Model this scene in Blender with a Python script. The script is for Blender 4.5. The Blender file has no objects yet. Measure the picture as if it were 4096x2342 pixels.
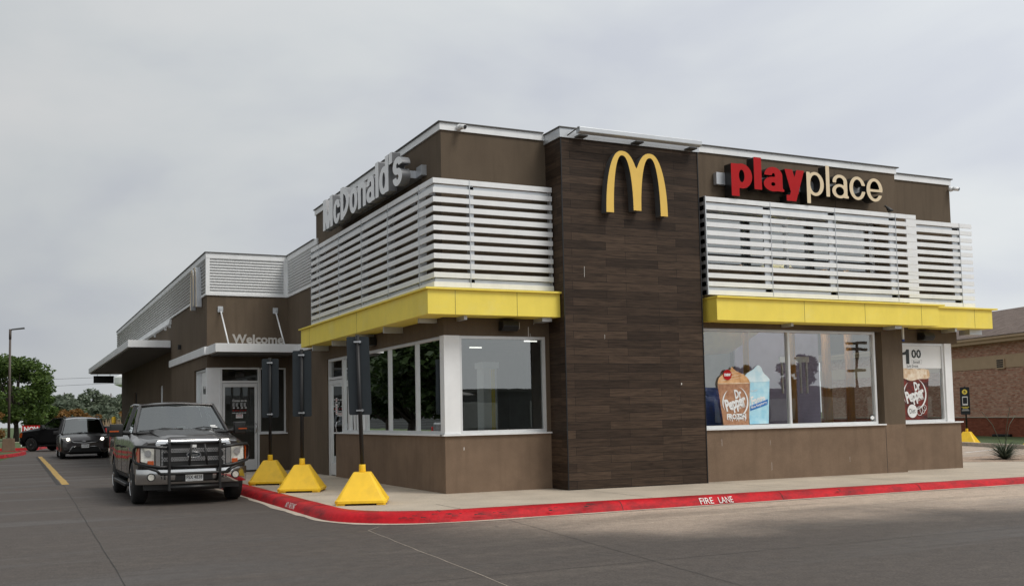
import bpy, bmesh, math, random
from mathutils import Vector, Matrix, noise
R_=math.radians; PI=math.pi
rnd=random.Random(7)
S=bpy.context.scene; C=S.collection
# ------------------------------------------------------------------ camera
cd=bpy.data.cameras.new("camera"); cam=bpy.data.objects.new("camera",cd); C.objects.link(cam)
cd.sensor_width=36; cd.lens=36.305; cd.shift_y=0.048; cd.clip_start=.1; cd.clip_end=3000
rr=Vector((.9004511,-.43450185,-.01989866)); uu=Vector((-.01286162,-.07232686,.99729805)); ff=Vector((.43476706,.8977622,.0707152))
m=Matrix((rr,uu,-ff)).transposed().to_4x4(); m.translation=Vector((-6.8882,-17.0062,1.5)); cam.matrix_world=m
S.camera=cam
# ------------------------------------------------------------------ world and sun
SUN_EL, SUN_AZ = R_(52), R_(150)      # azimuth clockwise from +Y
W=bpy.data.worlds.new("World"); S.world=W; W.use_nodes=True
nt=W.node_tree; nt.nodes.clear(); N=nt.nodes.new; L=nt.links.new
out=N('ShaderNodeOutputWorld'); bg=N('ShaderNodeBackground')
sky=N('ShaderNodeTexSky'); sky.sky_type='NISHITA'; sky.sun_disc=False; sky.sun_elevation=SUN_EL; sky.sun_rotation=SUN_AZ; sky.dust_density=3; sky.air_density=1
tc=N('ShaderNodeTexCoord'); mp=N('ShaderNodeMapping'); mp.inputs['Scale'].default_value=(1.9,1.9,4.4); mp.inputs['Location'].default_value=(.35,.1,.2); L(tc.outputs['Generated'],mp.inputs['Vector'])
n1=N('ShaderNodeTexNoise'); n1.inputs['Scale'].default_value=1.25; n1.inputs['Detail'].default_value=5; n1.inputs['Roughness'].default_value=.5; n1.inputs['Distortion'].default_value=.25; L(mp.outputs[0],n1.inputs['Vector'])
cr=N('ShaderNodeValToRGB'); e=cr.color_ramp.elements
e[0].position=.34; e[0].color=(5.0,5.25,5.75,1); e[1].position=.70; e[1].color=(6.8,6.85,6.85,1)
x=cr.color_ramp.elements.new(.5); x.color=(5.95,6.2,6.35,1)
L(n1.outputs['Fac'],cr.inputs['Fac'])
sx=N('ShaderNodeSeparateXYZ'); L(tc.outputs['Generated'],sx.inputs[0])
# the overcast is brighter towards the hidden sun (right of the view) and high up
dt=N('ShaderNodeVectorMath'); dt.operation='DOT_PRODUCT'; L(tc.outputs['Generated'],dt.inputs[0]); dt.inputs[1].default_value=(.70,-.35,.62)
mr=N('ShaderNodeMapRange'); mr.inputs['From Min'].default_value=-.45; mr.inputs['From Max'].default_value=1; mr.inputs['To Min'].default_value=.66; mr.inputs['To Max'].default_value=1.36; L(dt.outputs['Value'],mr.inputs['Value'])
ml=N('ShaderNodeMix'); ml.data_type='RGBA'; ml.blend_type='MULTIPLY'; ml.inputs['Factor'].default_value=1; L(cr.outputs['Color'],ml.inputs['A']); L(mr.outputs['Result'],ml.inputs['B'])
mx=N('ShaderNodeMix'); mx.data_type='RGBA'; mx.inputs['Factor'].default_value=.97; L(sky.outputs[0],mx.inputs['A']); L(ml.outputs['Result'],mx.inputs['B'])
L(mx.outputs['Result'],bg.inputs['Color']); bg.inputs['Strength'].default_value=.1; L(bg.outputs[0],out.inputs['Surface'])
sd=bpy.data.lights.new("sun",'SUN'); sd.energy=1.5; sd.angle=R_(22); sd.color=(1,.95,.88)
so=bpy.data.objects.new("sun",sd); C.objects.link(so); so.location=(10,-30,40)
sdir=Vector((math.sin(SUN_AZ)*math.cos(SUN_EL),math.cos(SUN_AZ)*math.cos(SUN_EL),math.sin(SUN_EL)))
so.rotation_euler=sdir.to_track_quat('Z','Y').to_euler()
S.view_settings.view_transform='Standard'; S.view_settings.look='None'; S.view_settings.gamma=1; S.view_settings.exposure=0.25
S.render.engine='CYCLES'; S.cycles.max_bounces=8; S.cycles.use_denoising=True
S.cycles.transparent_max_bounces=16

# ------------------------------------------------------------------ materials
def srgb(r,g,b): return tuple(((c/255)/12.92 if c/255<=.04045 else ((c/255+.055)/1.055)**2.4) for c in (r,g,b))
def newmat(name):
    m=bpy.data.materials.new(name); m.use_nodes=True; return m,m.node_tree,m.node_tree.nodes['Principled BSDF']
def mat(name,col,rough=.6,metal=0,var=.12,scale=3.0,bump=0,bscale=60,spec=.5,coat=0,dirt=0,dirtcol=(.05,.045,.04),aniso=(1,1,1),var2=0,streak=0,dlo=.52):
    m,t,b=newmat(name); n=t.nodes.new; l=t.links.new
    tc=n('ShaderNodeTexCoord'); mp=n('ShaderNodeMapping'); mp.inputs['Scale'].default_value=aniso; l(tc.outputs['Object'],mp.inputs[0])
    no=n('ShaderNodeTexNoise'); no.inputs['Scale'].default_value=scale; no.inputs['Detail'].default_value=6; no.inputs['Roughness'].default_value=.6; l(mp.outputs[0],no.inputs['Vector'])
    mr=n('ShaderNodeMapRange'); mr.inputs['From Min'].default_value=.3; mr.inputs['From Max'].default_value=.7; mr.inputs['To Min'].default_value=1-var; mr.inputs['To Max'].default_value=1+var; l(no.outputs['Fac'],mr.inputs[0])
    mm=n('ShaderNodeVectorMath'); mm.operation='SCALE'; mm.inputs[0].default_value=col[:3]; l(mr.outputs[0],mm.inputs['Scale'])
    last=mm.outputs[0]
    if var2:
        nf=n('ShaderNodeTexNoise'); nf.inputs['Scale'].default_value=bscale*.6; nf.inputs['Detail'].default_value=2; l(tc.outputs['Object'],nf.inputs['Vector'])
        r2=n('ShaderNodeMapRange'); r2.inputs['From Min'].default_value=.3; r2.inputs['From Max'].default_value=.7; r2.inputs['To Min'].default_value=1-var2; r2.inputs['To Max'].default_value=1+var2; l(nf.outputs['Fac'],r2.inputs[0])
        m2=n('ShaderNodeVectorMath'); m2.operation='SCALE'; l(last,m2.inputs[0]); l(r2.outputs[0],m2.inputs['Scale']); last=m2.outputs[0]
    if dirt:
        nd=n('ShaderNodeTexNoise'); nd.inputs['Scale'].default_value=scale*.7; nd.inputs['Detail'].default_value=8; nd.inputs['Roughness'].default_value=.7; l(mp.outputs[0],nd.inputs['Vector'])
        rd=n('ShaderNodeValToRGB'); rd.color_ramp.elements[0].position=dlo; rd.color_ramp.elements[1].position=dlo+.2; l(nd.outputs['Fac'],rd.inputs[0])
        md=n('ShaderNodeMath'); md.operation='MULTIPLY'; md.inputs[1].default_value=dirt; l(rd.outputs[0],md.inputs[0])
        mi=n('ShaderNodeMix'); mi.data_type='RGBA'; l(md.outputs[0],mi.inputs['Factor']); l(last,mi.inputs['A']); mi.inputs['B'].default_value=(*dirtcol,1); last=mi.outputs['Result']
    if streak:
        ms=n('ShaderNodeMapping'); ms.inputs['Scale'].default_value=(5,5,.45); l(tc.outputs['Object'],ms.inputs[0]); ns=n('ShaderNodeTexNoise'); ns.inputs['Scale'].default_value=1.6; ns.inputs['Detail'].default_value=5; l(ms.outputs[0],ns.inputs['Vector'])
        rs=n('ShaderNodeMapRange'); rs.inputs['From Min'].default_value=.5; rs.inputs['From Max'].default_value=.75; rs.inputs['To Max'].default_value=streak; l(ns.outputs['Fac'],rs.inputs[0])
        mk=n('ShaderNodeMix'); mk.data_type='RGBA'; l(rs.outputs[0],mk.inputs['Factor']); l(last,mk.inputs['A']); mk.inputs['B'].default_value=(*[c*.55 for c in col[:3]],1); last=mk.outputs['Result']
    l(last,b.inputs['Base Color']); b.inputs['Roughness'].default_value=rough; b.inputs['Metallic'].default_value=metal; b.inputs['Specular IOR Level'].default_value=spec
    if coat: b.inputs['Coat Weight'].default_value=coat; b.inputs['Coat Roughness'].default_value=.06
    if bump:
        nb=n('ShaderNodeTexNoise'); nb.inputs['Scale'].default_value=bscale; nb.inputs['Detail'].default_value=4; l(tc.outputs['Object'],nb.inputs['Vector'])
        bp=n('ShaderNodeBump'); bp.inputs['Strength'].default_value=bump; bp.inputs['Distance'].default_value=.01; l(nb.outputs['Fac'],bp.inputs['Height']); l(bp.outputs[0],b.inputs['Normal'])
    return m
def emit(name,col,s):
    m,t,b=newmat(name); b.inputs['Base Color'].default_value=(*col,1); b.inputs['Emission Color'].default_value=(*col,1); b.inputs['Emission Strength'].default_value=s; return m
def glass(name,tint=(.62,.66,.64),ior=1.9,rough=.0):
    m,t,b=newmat(name); n=t.nodes.new; l=t.links.new; t.nodes.remove(b); o=t.nodes['Material Output']
    tr=n('ShaderNodeBsdfTransparent'); tr.inputs[0].default_value=(*tint,1); gl=n('ShaderNodeBsdfGlossy'); gl.inputs['Roughness'].default_value=rough; gl.inputs[0].default_value=(.92,.95,.95,1)
    fr=n('ShaderNodeFresnel'); fr.inputs[0].default_value=ior; mx=n('ShaderNodeMixShader'); l(fr.outputs[0],mx.inputs[0]); l(tr.outputs[0],mx.inputs[1]); l(gl.outputs[0],mx.inputs[2]); l(mx.outputs[0],o.inputs[0])
    tc=n('ShaderNodeTexCoord'); no=n('ShaderNodeTexNoise'); no.inputs['Scale'].default_value=.9; l(tc.outputs['Object'],no.inputs['Vector']); bp=n('ShaderNodeBump'); bp.inputs['Strength'].default_value=.03; bp.inputs['Distance'].default_value=.05; l(no.outputs['Fac'],bp.inputs['Height']); l(bp.outputs[0],gl.inputs['Normal'])
    return m
def brickmat(name,c1,c2,mort,bw,rh,ms,grain=0,off=.5,rough=.75,sc=1.0,bias=0,bump=.4,aniso=(1,14,1)):
    m,t,b=newmat(name); n=t.nodes.new; l=t.links.new
    uv=n('ShaderNodeTexCoord'); br=n('ShaderNodeTexBrick'); l(uv.outputs['UV'],br.inputs['Vector'])
    br.inputs['Color1'].default_value=(*c1,1); br.inputs['Color2'].default_value=(*c2,1); br.inputs['Mortar'].default_value=(*mort,1)
    br.inputs['Scale'].default_value=sc; br.inputs['Mortar Size'].default_value=ms; br.inputs['Mortar Smooth'].default_value=.1; br.inputs['Brick Width'].default_value=bw; br.inputs['Row Height'].default_value=rh; br.offset=off; br.offset_frequency=2; br.squash=1; br.inputs['Bias'].default_value=bias
    last=br.outputs['Color']
    if grain:
        mp=n('ShaderNodeMapping'); mp.inputs['Scale'].default_value=aniso; l(uv.outputs['UV'],mp.inputs[0])
        # each row shifts its own grain
        no=n('ShaderNodeTexNoise'); no.inputs['Scale'].default_value=2.2; no.inputs['Detail'].default_value=8; no.inputs['Roughness'].default_value=.65; no.inputs['Distortion'].default_value=.6; l(mp.outputs[0],no.inputs['Vector'])
        mr=n('ShaderNodeMapRange'); mr.inputs['From Min'].default_value=.3; mr.inputs['From Max'].default_value=.72; mr.inputs['To Min'].default_value=1-grain; mr.inputs['To Max'].default_value=1+grain; l(no.outputs['Fac'],mr.inputs[0])
        mm=n('ShaderNodeVectorMath'); mm.operation='SCALE'; l(last,mm.inputs[0]); l(mr.outputs[0],mm.inputs['Scale']); last=mm.outputs[0]
    l(last,b.inputs['Base Color']); b.inputs['Roughness'].default_value=rough; b.inputs['Specular IOR Level'].default_value=.18
    bp=n('ShaderNodeBump'); bp.inputs['Strength'].default_value=bump; bp.inputs['Distance'].default_value=.01; l(br.outputs['Fac'],bp.inputs['Height']); bp.invert=True; l(bp.outputs[0],b.inputs['Normal'])
    return m
M={}
M['stucco']=mat('stucco',(.120,.090,.062),.88,var=.16,scale=1.1,bump=.25,bscale=90,var2=.06,dirt=.45,dirtcol=(.088,.064,.045),aniso=(1,1,.45),spec=.25,streak=.35)
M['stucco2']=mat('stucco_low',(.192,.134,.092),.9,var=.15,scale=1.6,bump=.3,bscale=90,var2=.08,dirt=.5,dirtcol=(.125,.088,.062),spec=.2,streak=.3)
M['wood']=brickmat('wood_tile',(.033,.0215,.0148),(.070,.046,.031),(.008,.0065,.0055),1.15,.151,.0035,grain=.55,off=.37,rough=.6,bump=.3)
M['white']=mat('white_aluminium',(.82,.83,.83),.45,.1,var=.05,scale=2,dirt=.22,dirtcol=(.50,.50,.49),streak=.12)
M['silver']=mat('silver_metal',(.55,.57,.59),.42,.55,var=.06,scale=2,dirt=.2,dirtcol=(.33,.34,.34))
M['corr']=mat('corrugated_metal',(.58,.59,.59),.5,.25,var=.04,scale=.6)
M['frame']=mat('window_frame',(.72,.73,.73),.4,.3,var=.05,scale=3,dirt=.15,dirtcol=(.4,.4,.38))
M['yellow']=mat('yellow_awning',(.90,.72,.105),.5,0,var=.05,scale=2.5,dirt=.3,dirtcol=(.86,.76,.32),streak=.10)
M['cone']=mat('yellow_plastic',(.90,.56,.02),.5,0,var=.08,scale=3,dirt=.3,dirtcol=(.50,.31,.05),streak=.2,bump=.15,bscale=50)
M['dark']=mat('dark_metal',(.012,.012,.013),.5,.2)
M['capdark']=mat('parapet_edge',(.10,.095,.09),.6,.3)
M['slate']=mat('sign_back',(.022,.029,.034),.45,.3,var=.1)
M['black']=mat('black_plastic',(.010,.010,.010),.45)
M['rubber']=mat('tyre_rubber',(.012,.012,.012),.8,bump=.3,bscale=40)
M['glass']=glass('window_glass',(.82,.86,.85),2.9)
M['glass2']=glass('upper_glass',(.35,.38,.42),3.2)
M['glassdark']=glass('door_glass',(.40,.40,.38),1.6)
M['curb']=mat('red_curb_paint',(.48,.005,.012),.6,0,var=.16,scale=2.2,bump=.5,bscale=25,dirt=.8,dirtcol=(.10,.010,.012),var2=.12,spec=.25,aniso=(1,1,3),dlo=.46)
M['walk']=mat('sidewalk_concrete',(.45,.385,.305),.85,var=.14,scale=.9,bump=.3,bscale=70,var2=.12,dirt=.4,dirtcol=(.22,.185,.15))
M['whitep']=mat('white_paint',(.72,.70,.66),.6,var=.1)
M['joint']=mat('joint_sealant',(.035,.032,.030),.9)
M['gutter']=mat('pale_concrete_edge',(.44,.38,.31),.88,var=.2,scale=4,bump=.4,bscale=60,var2=.15,dirt=.5,dirtcol=(.2,.18,.16))
M['yline']=mat('yellow_road_paint',(.42,.27,.07),.75,var=.25,scale=3,dirt=.6,dirtcol=(.12,.10,.08))
M['grass']=mat('grass',(.055,.085,.022),.9,var=.35,scale=1.5,bump=.6,bscale=30,var2=.3)
M['gravel']=mat('gravel',(.36,.26,.19),.95,var=.25,scale=4,bump=.8,bscale=25,var2=.35)
M['stone']=mat('rock',(.20,.14,.11),.9,var=.3,scale=5,bump=.8,bscale=14)
M['light_in']=mat('interior_wall',(.42,.42,.40),.8)
M['floor_in']=mat('interior_floor',(.16,.12,.09),.6)
M['ceil_in']=mat('interior_ceiling',(.45,.45,.44),.9)
M['orange']=mat('orange_post',(.68,.34,.11),.5)
M['blue']=mat('blue_plastic',(.02,.075,.36),.4)
M['redp']=mat('red_plastic',(.45,.02,.02),.4)
M['purple']=mat('lilac_panel',(.30,.26,.36),.6)
M['creamtube']=mat('cream_slide',(.88,.72,.28),.35)
M['chrome']=mat('chrome',(.62,.62,.62),.16,1,var=.02)
M['bright_mesh']=mat('bright_mesh',(.50,.50,.50),.35,.7)
M['chromed']=mat('dull_chrome',(.55,.55,.55),.25,1,var=.05)
M['brick']=brickmat('red_brick',(.38,.155,.10),(.52,.32,.235),(.36,.28,.22),.21,.075,.009,grain=.25,rough=.9,aniso=(1.5,3,1))
M['brick2']=brickmat('dark_red_brick',(.20,.055,.03),(.27,.085,.05),(.17,.07,.045),.21,.075,.007,grain=.2,rough=.9,aniso=(1.5,3,1))
M['siding']=brickmat('dark_siding',(.055,.055,.058),(.075,.075,.078),(.02,.02,.02),9,.30,.03,grain=.2)
M['tan']=mat('tan_band',(.46,.33,.215),.8,var=.05)
M['shingle']=brickmat('roof_shingle',(.13,.10,.085),(.19,.15,.13),(.09,.07,.06),.35,.14,.006,grain=.3,rough=.95,aniso=(2,4,1))
M['bark']=mat('bark',(.045,.035,.028),.95,var=.3,scale=6,bump=.8,bscale=15)
M['pole']=mat('brown_pole',(.085,.066,.055),.6,var=.08)
M['paperw']=mat('poster_white',(.78,.79,.78),.45,var=.02)
M['ink']=mat('poster_black',(.02,.026,.024),.5,var=.02)
M['signred']=mat('sign_red',(.42,.005,.007),.5,var=.05,spec=.2)
M['creamface']=mat('cream_letter',(.74,.60,.40),.45,var=.03)
M['blackret']=mat('letter_return_black',(.010,.010,.010),.35)
M['mface']=mat('arch_yellow',(.80,.52,.10),.42,var=.04)
M['mside']=mat('arch_return_grey',(.085,.085,.085),.45)
M['letface']=mat('letter_white_face',(.90,.91,.92),.5,.0,var=.03)
M['letsilver']=mat('letter_silver',(.19,.195,.205),.5,.2,var=.05)
M['welc']=mat('welcome_letter',(.50,.48,.45),.5,.2)
M['fill_hi']=emit('fill_panel_glow',(1,.97,.92),22)  # glow for the added fill panels over the play area
M['lamp_on']=emit('lit_tube',(1,.97,.9),1.3)

def road_mat():
    m,t,b=newmat('driveway_concrete'); n=t.nodes.new; l=t.links.new
    tc=n('ShaderNodeTexCoord')
    def noise(s,d=6,ro=.6,sc=(1,1,1),rot=0,dist=0):
        mp=n('ShaderNodeMapping'); mp.inputs['Scale'].default_value=sc; mp.inputs['Rotation'].default_value=(0,0,rot); l(tc.outputs['Object'],mp.inputs[0]); q=n('ShaderNodeTexNoise'); q.inputs['Scale'].default_value=s; q.inputs['Detail'].default_value=d; q.inputs['Roughness'].default_value=ro; q.inputs['Distortion'].default_value=dist; l(mp.outputs[0],q.inputs['Vector']); return q.outputs['Fac']
    def mapr(i,a,b_,c,d):
        q=n('ShaderNodeMapRange'); q.interpolation_type='SMOOTHSTEP'; q.inputs['From Min'].default_value=a; q.inputs['From Max'].default_value=b_; q.inputs['To Min'].default_value=c; q.inputs['To Max'].default_value=d; l(i,q.inputs[0]); return q.outputs[0]
    def math_(op,a,b_):
        q=n('ShaderNodeMath'); q.operation=op
        for k,v in enumerate((a,b_)):
            if isinstance(v,(int,float)): q.inputs[k].default_value=v
            else: l(v,q.inputs[k])
        return q.outputs[0]
    def mix(f,a,b_,mode='MIX'):
        q=n('ShaderNodeMix'); q.data_type='RGBA'; q.blend_type=mode
        if isinstance(f,(int,float)): q.inputs['Factor'].default_value=f
        else: l(f,q.inputs['Factor'])
        for k,v in (('A',a),('B',b_)):
            if isinstance(v,tuple): q.inputs[k].default_value=(*v,1)
            else: l(v,q.inputs[k])
        return q.outputs['Result']
    s=n('ShaderNodeSeparateXYZ'); l(tc.outputs['Object'],s.inputs[0])
    big=noise(.16,4,.55)
    # paler, less worn concrete in the strip along the front kerb
    w=math_('ADD',math_('ADD',s.outputs['Y'],mapr(big,.3,.7,-1.3,1.3)),mapr(s.outputs['X'],0,12,-.3,1.2))
    pale=mapr(w,-7.4,-3.8,0,1)
    inx=mapr(s.outputs['X'],-2.5,1.5,0,1); pale=math_('MULTIPLY',pale,inx)
    tyre=noise(.7,5,.6,(.18,1.3,1),rot=.06); streak=mapr(tyre,.45,.68,0,1)
    base=mix(pale,(.076,.064,.056),(.44,.35,.275))
    base=mix(math_('MULTIPLY',streak,.4),base,(.055,.05,.046))
    base=mix(mapr(noise(.5,8,.7,(.5,2,1)),.5,.75,0,.30),base,(.17,.145,.12))
    f=math_('MULTIPLY',mapr(noise(40,3,.6),.3,.7,.74,1.26),mapr(noise(6,5,.75),.3,.7,.84,1.16)); v=n('ShaderNodeVectorMath'); v.operation='SCALE'; l(base,v.inputs[0]); l(f,v.inputs['Scale'])
    vo=n('ShaderNodeTexVoronoi'); vo.inputs['Scale'].default_value=2.1; mpv=n('ShaderNodeMapping'); mpv.inputs['Scale'].default_value=(1,1,0); l(tc.outputs['Object'],mpv.inputs[0]); l(mpv.outputs[0],vo.inputs['Vector'])
    spot=mapr(vo.outputs['Distance'],.05,.085,1,0)
    sn=mapr(noise(.9,2),.44,.5,0,1); spot=math_('MULTIPLY',spot,sn)
    col=mix(math_('MULTIPLY',spot,.7),v.outputs[0],(.035,.032,.03))
    vo2=n('ShaderNodeTexVoronoi'); vo2.inputs['Scale'].default_value=11; l(mpv.outputs[0],vo2.inputs['Vector'])
    sp2=mapr(vo2.outputs['Distance'],.05,.09,1,0); col=mix(math_('MULTIPLY',math_('MULTIPLY',sp2,mapr(noise(2.2,2),.52,.6,0,1)),.35),col,(.3,.27,.24))
    l(col,b.inputs['Base Color']); l(mapr(streak,0,1,.82,.6),b.inputs['Roughness'])
    bp=n('ShaderNodeBump'); bp.inputs['Strength'].default_value=.3; bp.inputs['Distance'].default_value=.006; l(noise(70,4),bp.inputs['Height']); l(bp.outputs[0],b.inputs['Normal'])
    b.inputs['Specular IOR Level'].default_value=.35
    return m
M['road']=road_mat()
def paint(name,col,fl=.6):
    m,t,b=newmat(name); n=t.nodes.new; l=t.links.new
    b.inputs['Base Color'].default_value=(*col,1); b.inputs['Metallic'].default_value=fl; b.inputs['Roughness'].default_value=.32; b.inputs['Coat Weight'].default_value=.8; b.inputs['Coat Roughness'].default_value=.06
    tc=n('ShaderNodeTexCoord'); no=n('ShaderNodeTexNoise'); no.inputs['Scale'].default_value=3; l(tc.outputs['Object'],no.inputs['Vector']); mr=n('ShaderNodeMapRange'); mr.inputs['To Min'].default_value=.25; mr.inputs['To Max'].default_value=.45; l(no.outputs['Fac'],mr.inputs[0]); l(mr.outputs[0],b.inputs['Roughness'])
    return m
M['paint_grey']=paint('grey_car_paint',(.032,.028,.027),.35); M['paint_van']=paint('brown_grey_car_paint',(.050,.046,.048)); M['paint_black']=mat('matt_black_paint',(.008,.008,.009),.5,.1,spec=.3)
def carglass(name,col,rough=.03,ior=1.9):
    m,t,b=newmat(name); b.inputs['Base Color'].default_value=(*col,1); b.inputs['Roughness'].default_value=rough; b.inputs['IOR'].default_value=ior; b.inputs['Coat Weight'].default_value=.5
    return m
M['carglass']=glass('car_glass',(.28,.32,.31),2.6,.01); M['carglass_dark']=carglass('tinted_car_glass',(.012,.014,.014))
M['headlamp']=mat('lamp_lens',(.62,.61,.55),.2,.15,coat=1,var=.25,scale=25); M['amber']=mat('amber_lens',(.45,.075,.008),.25,coat=1)
M['hl_on']=emit('headlamp_lit',(1,.93,.8),5)
M['seat_in']=mat('car_interior',(.045,.042,.04),.8)
def leafmat(name,c1,c2):
    m,t,b=newmat(name); n=t.nodes.new; l=t.links.new
    g=n('ShaderNodeNewGeometry'); mx=n('ShaderNodeMix'); mx.data_type='RGBA'; l(g.outputs['Random Per Island'],mx.inputs['Factor']); mx.inputs['A'].default_value=(*c1,1); mx.inputs['B'].default_value=(*c2,1)
    l(mx.outputs['Result'],b.inputs['Base Color']); b.inputs['Roughness'].default_value=.6; b.inputs['Specular IOR Level'].default_value=.3
    tr=n('ShaderNodeBsdfTranslucent'); l(mx.outputs['Result'],tr.inputs[0]); ms=n('ShaderNodeMixShader'); ms.inputs[0].default_value=.25; l(b.outputs[0],ms.inputs[1]); l(tr.outputs[0],ms.inputs[2]); l(ms.outputs[0],t.nodes['Material Output'].inputs[0])
    return m
M['leaf']=leafmat('green_leaves',(.030,.060,.012),(.115,.175,.038)); M['leafdark']=leafmat('dark_leaves',(.012,.024,.006),(.035,.058,.016))
M['leafhaze']=leafmat('hazed_green_leaves',(.10,.13,.09),(.19,.22,.155)); M['leaf3']=leafmat('orange_brown_leaves',(.14,.075,.02),(.26,.13,.035)); M['leafdry']=leafmat('dry_reed',(.30,.22,.14),(.42,.32,.22)); M['yucca']=leafmat('yucca_blades',(.06,.08,.055),(.14,.16,.11))  # the far-row green is paled so its colour carries the distance haze

# ------------------------------------------------------------------ object helpers
def tag(o,label=None,cat=None,group=None,kind=None):
    if label:o['label']=label
    if cat:o['category']=cat
    if group:o['group']=group
    if kind:o['kind']=kind
    return o
def thing(name,label,cat,loc=(0,0,0),rz=0,group=None):
    o=bpy.data.objects.new(name,None); C.objects.link(o); o.location=loc; o.rotation_euler=(0,0,rz); o.empty_display_size=.1
    return tag(o,label,cat,group)
def copy_tree(o,parent=None):
    c=o.copy(); C.objects.link(c); c.parent=parent
    if parent is not None: c.matrix_parent_inverse=o.matrix_parent_inverse.copy()
    for ch in list(o.children): copy_tree(ch,c)
    return c
class MB:
    def __init__(s): s.bm=bmesh.new()
    def box(s,x0,y0,z0,x1,y1,z1,mi=0):
        if x0>x1:x0,x1=x1,x0
        if y0>y1:y0,y1=y1,y0
        if z0>z1:z0,z1=z1,z0
        v=[s.bm.verts.new(p) for p in ((x0,y0,z0),(x1,y0,z0),(x1,y1,z0),(x0,y1,z0),(x0,y0,z1),(x1,y0,z1),(x1,y1,z1),(x0,y1,z1))]
        for f in ((3,2,1,0),(4,5,6,7),(0,1,5,4),(1,2,6,5),(2,3,7,6),(3,0,4,7)):
            q=s.bm.faces.new([v[i] for i in f]); q.material_index=mi
        return s
    def hexa(s,P,mi=0):   # 8 points: bottom ring then top ring
        v=[s.bm.verts.new(p) for p in P]
        for f in ((3,2,1,0),(4,5,6,7),(0,1,5,4),(1,2,6,5),(2,3,7,6),(3,0,4,7)):
            q=s.bm.faces.new([v[i] for i in f]); q.material_index=mi
        return s
    def poly(s,P,mi=0):
        q=s.bm.faces.new([s.bm.verts.new(p) for p in P]); q.material_index=mi; return s
    def prism(s,P,vec,mi=0,mside=None):
        a=[s.bm.verts.new(p) for p in P]; vec=Vector(vec); b=[s.bm.verts.new(Vector(p)+vec) for p in P]; n=len(P)
        f=s.bm.faces.new(a); f.material_index=mi; f=s.bm.faces.new(b[::-1]); f.material_index=mi
        for i in range(n):
            f=s.bm.faces.new((a[i],b[i],b[(i+1)%n],a[(i+1)%n])); f.material_index=mi if mside is None else mside
        return s
    def tube(s,pts,r,n=10,mi=0,cap=True,r2=None):
        pts=[Vector(p) for p in pts]; rings=[]; up=None
        for i,p in enumerate(pts):
            d=(pts[min(i+1,len(pts)-1)]-pts[max(i-1,0)]).normalized()
            if up is None: up=Vector((0,0,1)) if abs(d.z)<.9 else Vector((1,0,0))
            a=d.cross(up).normalized(); b=a.cross(d).normalized(); up=b
            rad=r if r2 is None else r+(r2-r)*i/(len(pts)-1)
            if isinstance(r,(list,tuple)): rad=r[i]
            rings.append([s.bm.verts.new(p+(a*math.cos(2*PI*k/n)+b*math.sin(2*PI*k/n))*rad) for k in range(n)])
        for i in range(len(rings)-1):
            for k in range(n):
                f=s.bm.faces.new((rings[i][k],rings[i][(k+1)%n],rings[i+1][(k+1)%n],rings[i+1][k])); f.material_index=mi; f.smooth=True
        if cap:
            f=s.bm.faces.new(rings[0][::-1]); f.material_index=mi; f=s.bm.faces.new(rings[-1]); f.material_index=mi
        return s
    def lathe(s,prof,axis='x',c=(0,0,0),n=28,mi=0):   # prof: (along, radius)
        rings=[]
        for a,r in prof:
            ring=[]
            for k in range(n):
                t=2*PI*k/n; u,v=r*math.cos(t),r*math.sin(t)
                p={'x':(a,u,v),'y':(u,a,v),'z':(u,v,a)}[axis]; ring.append(s.bm.verts.new(Vector(p)+Vector(c)))
            rings.append(ring)
        for i in range(len(rings)-1):
            for k in range(n):
                f=s.bm.faces.new((rings[i][k],rings[i][(k+1)%n],rings[i+1][(k+1)%n],rings[i+1][k])); f.material_index=mi; f.smooth=True
        s.bm.faces.new(rings[0]).material_index=mi; s.bm.faces.new(rings[-1]).material_index=mi
        return s
    def loft(s,rings,mi=0,caps=True,smooth=False):
        R=[[s.bm.verts.new(p) for p in r] for r in rings]; n=len(R[0])
        for i in range(len(R)-1):
            for k in range(n):
                f=s.bm.faces.new((R[i][k],R[i][(k+1)%n],R[i+1][(k+1)%n],R[i+1][k])); f.material_index=mi; f.smooth=smooth
        if caps:
            s.bm.faces.new(R[0][::-1]).material_index=mi; s.bm.faces.new(R[-1]).material_index=mi
        return s
    def build(s,name,mats,parent=None,bevel=0,world=False,smooth=None,subdiv=0,mesh_only=False):
        bm=s.bm; bmesh.ops.recalc_face_normals(bm,faces=bm.faces[:])
        if bevel:
            ed=[e for e in bm.edges if len(e.link_faces)==2 and e.calc_face_angle(0)>.5]
            bmesh.ops.bevel(bm,geom=ed,offset=bevel,segments=2,affect='EDGES',profile=.6,clamp_overlap=True)
        me=bpy.data.meshes.new(name)
        uv=bm.loops.layers.uv.new('UVMap')
        for f in bm.faces:
            n=f.normal; a=max(range(3),key=lambda i:abs(n[i]))
            for lp in f.loops:
                p=lp.vert.co; lp[uv].uv=((p.y,p.z),(p.x,p.z),(p.x,p.y))[a]
        bm.to_mesh(me); bm.free()
        for q in (mats if isinstance(mats,(list,tuple)) else [mats]): me.materials.append(M[q] if isinstance(q,str) else q)
        if smooth is not None:
            me.shade_smooth(); me.set_sharp_from_angle(angle=R_(smooth))
        if mesh_only: return me
        o=bpy.data.objects.new(name,me); C.objects.link(o)
        if parent is not None:
            o.parent=parent
            if world:
                root=parent
                T=Matrix.Identity(4)
                chain=[]
                while root is not None: chain.append(root); root=root.parent
                for q in reversed(chain):
                    if q.parent is None: T=Matrix.LocRotScale(q.location,q.rotation_euler,None)
                    else: T=T@q.matrix_parent_inverse@Matrix.LocRotScale(q.location,q.rotation_euler,None)
                o.matrix_parent_inverse=T.inverted()
        return o
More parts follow.
